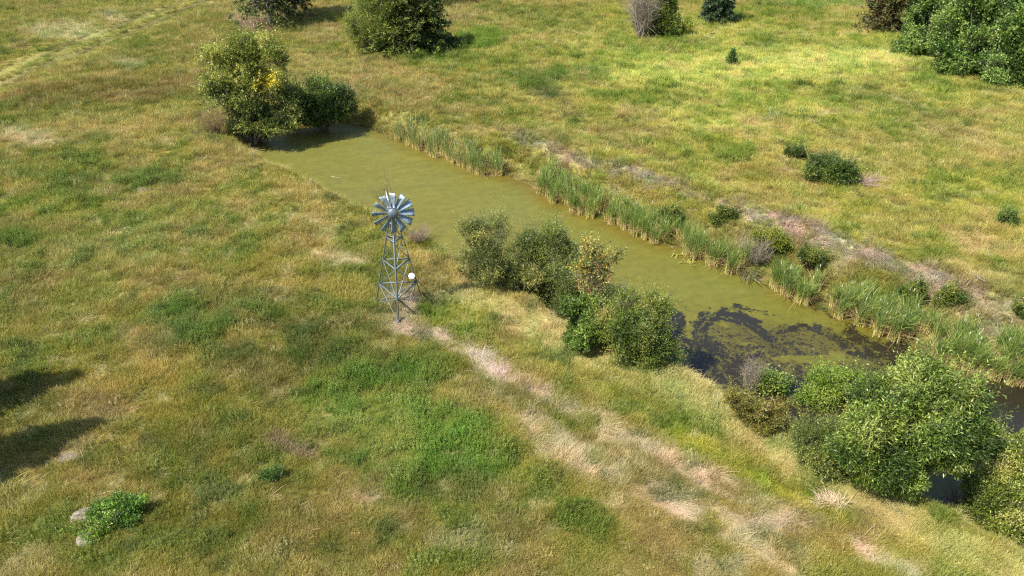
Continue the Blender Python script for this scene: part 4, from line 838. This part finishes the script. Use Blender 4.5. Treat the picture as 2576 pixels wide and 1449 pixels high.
    V = [te + dv * a + np.array((0, 0, b)) + sv * .004 * s for s in (1, -1) for a, b in pr]
    mb.add(V, [(0, 1, 2, 3), (7, 6, 5, 4), (0, 4, 5, 1), (1, 5, 6, 2), (2, 6, 7, 3), (3, 7, 4, 0)]); mb.build('tail_vane', plain('pale_vane', (.62, .68, .72), .35, .2), root, col=False)
    # white round diaphragm on the right leg
    pc = node(1, 1.50) + np.array((-.12, -.12, 0)); nd = unit(np.array((.1, -.86, .5))); s1 = unit(np.cross(nd, (0, 0, 1.))); s2 = np.cross(s1, nd); mb = MB(); V = []; ns = 24
    for (off, r) in ((-.09, .02), (-.09, .13), (-.02, .155), (.02, .155), (.05, .12), (.075, .06), (.08, .005)):
        for j in range(ns):
            t = j * 2 * math.pi / ns; V.append(pc + nd * off + (s1 * math.cos(t) + s2 * math.sin(t)) * r)
    mb.add(V, [(i * ns + j, i * ns + (j + 1) % ns, (i + 1) * ns + (j + 1) % ns, (i + 1) * ns + j) for i in range(6) for j in range(ns)]); mb.build('pump_diaphragm', M_WHITE, root, smooth=True, col=False)
    # dark hose from the diaphragm to the ground
    g = node(1, 0) + np.array((.45, -.15, 0)); g[2] = gz(bx + g[0], by + g[1]) - bz + .03
    mb = MB(); t = np.linspace(0, 1, 10)[:, None]; mb.tube(pc + np.array((.05, .1, -.05)) + (g - pc) * t + np.array((.10, 0, .0)) * np.sin(t * 3.14), .018, 6); mb.build('air_hose', M_DARKM, root, col=False)
    return root
windmill()

# ------------------------------------------------------------------ stones, sticks and small things
def rock(label, px, py, r, seed, flat=.5, squash=1.0, name='field_stone', cat='rock', group=None, mat=None):
    rg = np.random.default_rng(seed); x, y, z = ground_at(px, py); nu, nv = 26, 14; V = []
    th, ph = np.meshgrid(np.linspace(0, 2 * math.pi, nu, endpoint=False), np.linspace(-math.pi / 2, math.pi / 2, nv))
    vx, vy, vz = np.cos(ph) * np.cos(th), np.cos(ph) * np.sin(th), np.sin(ph)
    k = .72 + .5 * fbm(vx * 1.4 + seed, vy * 1.4 + vz * 1.7, 600 + seed, 3) + .08 * fbm(vx * 6, vy * 6 + vz * 5, 610, 2)
    V = np.stack([vx * k * r, vy * k * r * squash, vz * k * r * flat], -1).reshape(-1, 3)
    F = [(i * nu + j, i * nu + (j + 1) % nu, (i + 1) * nu + (j + 1) % nu, (i + 1) * nu + j) for i in range(nv - 1) for j in range(nu)]
    o = mesh_obj(name, V, F, mat or M_STONE, None, None, True); o.location = (x, y, z + r * flat * .25); tag(o, label, cat, group); return o
rock('grey brown boulder on the upper left of the leafy weeds in the bottom left corner', 212, 1305, .42, 1, .55, .8, group='boulders under the weeds')
rock('grey brown boulder under the lower edge of the leafy weeds, bottom left', 225, 1358, .36, 2, .5, .9, group='boulders under the weeds')
rock('small grey stone half hidden in the middle of the leafy weeds', 262, 1318, .28, 3, .5, group='boulders under the weeds')
rock('flat pale stone lying in green grass left of the pond', 358, 478, .62, 4, .16, .6)
rock('small pale stone in the grass of the left meadow', 532, 676, .2, 5, .4)
rock('flat pale stone half buried in straw near the left edge', 175, 1150, .38, 6, .2, .7)
rock('white scrap lying on the grass behind the far shore', 1133, 243, .13, 7, .5, 1, 'white_scrap', 'litter', mat=M_WHITE)
rock('pale flat stone in the far right field above the lone bush', 1932, 299, .5, 8, .14, .6)
shrub('leafy_weeds', 'bright green leafy weeds growing over grey boulders at the bottom left', 'weeds', (262, 1345), [(310, 1270, 30, 16, .9), (255, 1296, 34, 12, .5), (305, 1316, 34, 12, .4), (250, 1350, 34, 12, -.1), (195, 1336, 16, 9, .1), (345, 1262, 14, 9, .9)], 1100, (.08, .035), [(76, 108, 42), (96, 132, 52), (124, 154, 66)], 120, shoot=.2, stems=30, r0=.01, per=9, gap=.3)
shrub('leafy_weeds', 'small dark green weed tuft in the lower left meadow', 'weeds', (694, 1180 + 26), [(692, 1192, 22, 12, 0)], 160, (.07, .03), [(66, 92, 44), (88, 112, 56)], 121, shoot=.16, stems=10, r0=.008)
def stick(name, label, pts, r, mat, cat='branch', z=None, group=None):
    P = []
    for (a, b) in pts:
        if z is None: x, y, zz = ground_at(a, b); P.append((x, y, zz + .28))
        else: x, y = onz(a, b, z); P.append((x, y, z + .02))
    P = np.array(P); c0 = P[0].copy(); mb = MB(); n = len(P); t = np.linspace(0, n - 1, 3 * n); Q = np.stack([np.interp(t, range(n), P[:, k]) for k in range(3)], 1) - c0
    mb.tube(Q, np.linspace(r, r * .5, len(Q)), 6)
    mb.tube([Q[n], Q[n] + (.12, .10, .10)], [r * .5, r * .2], 4)
    o = mb.build(name, mat, col=False); o.location = c0; tag(o, label, cat, group)
stick('floating_stick', 'thin pale stick floating on the open algae left of the windmill', [(834, 444), (845, 447), (858, 449)], .022, M_GREYW, z=WZ)
stick('floating_stick', 'small dark stick floating off the tangle of branches in the pond corner', [(702, 372), (716, 377)], .018, M_BARK, z=WZ)
stick('fallen_log', 'grey log piece lying on the grass below the spruce, upper one', [(1788, 92), (1800, 87)], .08, M_GREYW, 'log')
stick('fallen_log', 'long pale grey pole lying on the grass below the spruce, lower one', [(1770, 112 - 15), (1784, 100), (1797, 103)], .06, M_GREYW, 'log')
stick('bare_pole', 'dark thin branch lying across the dirt crest near the right edge', [(2448, 706), (2475, 722)], .05, M_BARK)
# bleached straw clump standing alone on the bank
def straw_clump(label, px, py, n, L, seed):
    rg = np.random.default_rng(seed); x, y, z = ground_at(px, py); mb = MB()
    for _ in range(n):
        an = rg.normal(2.2, .9); h = L * rg.uniform(.5, 1); d = np.array((math.cos(an), math.sin(an), 0)); b = np.array((rg.normal(0, .18), rg.normal(0, .10), 0)); s = np.array((-d[1], d[0], 0)) * .008
        el = rg.uniform(.15, .7); p1 = b + d * h * .5 + (0, 0, h * el * .6); p2 = b + d * h + (0, 0, h * el * .5)
        mb.add([b - s, b + s, p1 + s, p1 - s, p2 + s * .3, p2 - s * .3], [(0, 1, 2, 3), (3, 2, 4, 5)], lin((204, 182, 150)) * rg.uniform(.7, 1.15))
    o = mb.build('straw_clump', M_REED); o.location = (x, y, z + .05); tag(o, label, 'dead grass')
straw_clump('bleached pinkish clump of dead grass alone on the bank left of the corner willow', 2095, 1272, 240, .6, 130)
dead_shrub('dead_brush', 'dark dead brush heaped at the right foot of the windmill', 'branches', (1052, 752), .6, .3, 60, 131, r0=.010, mat=plain('dark_brush', (.12, .08, .06), .9))
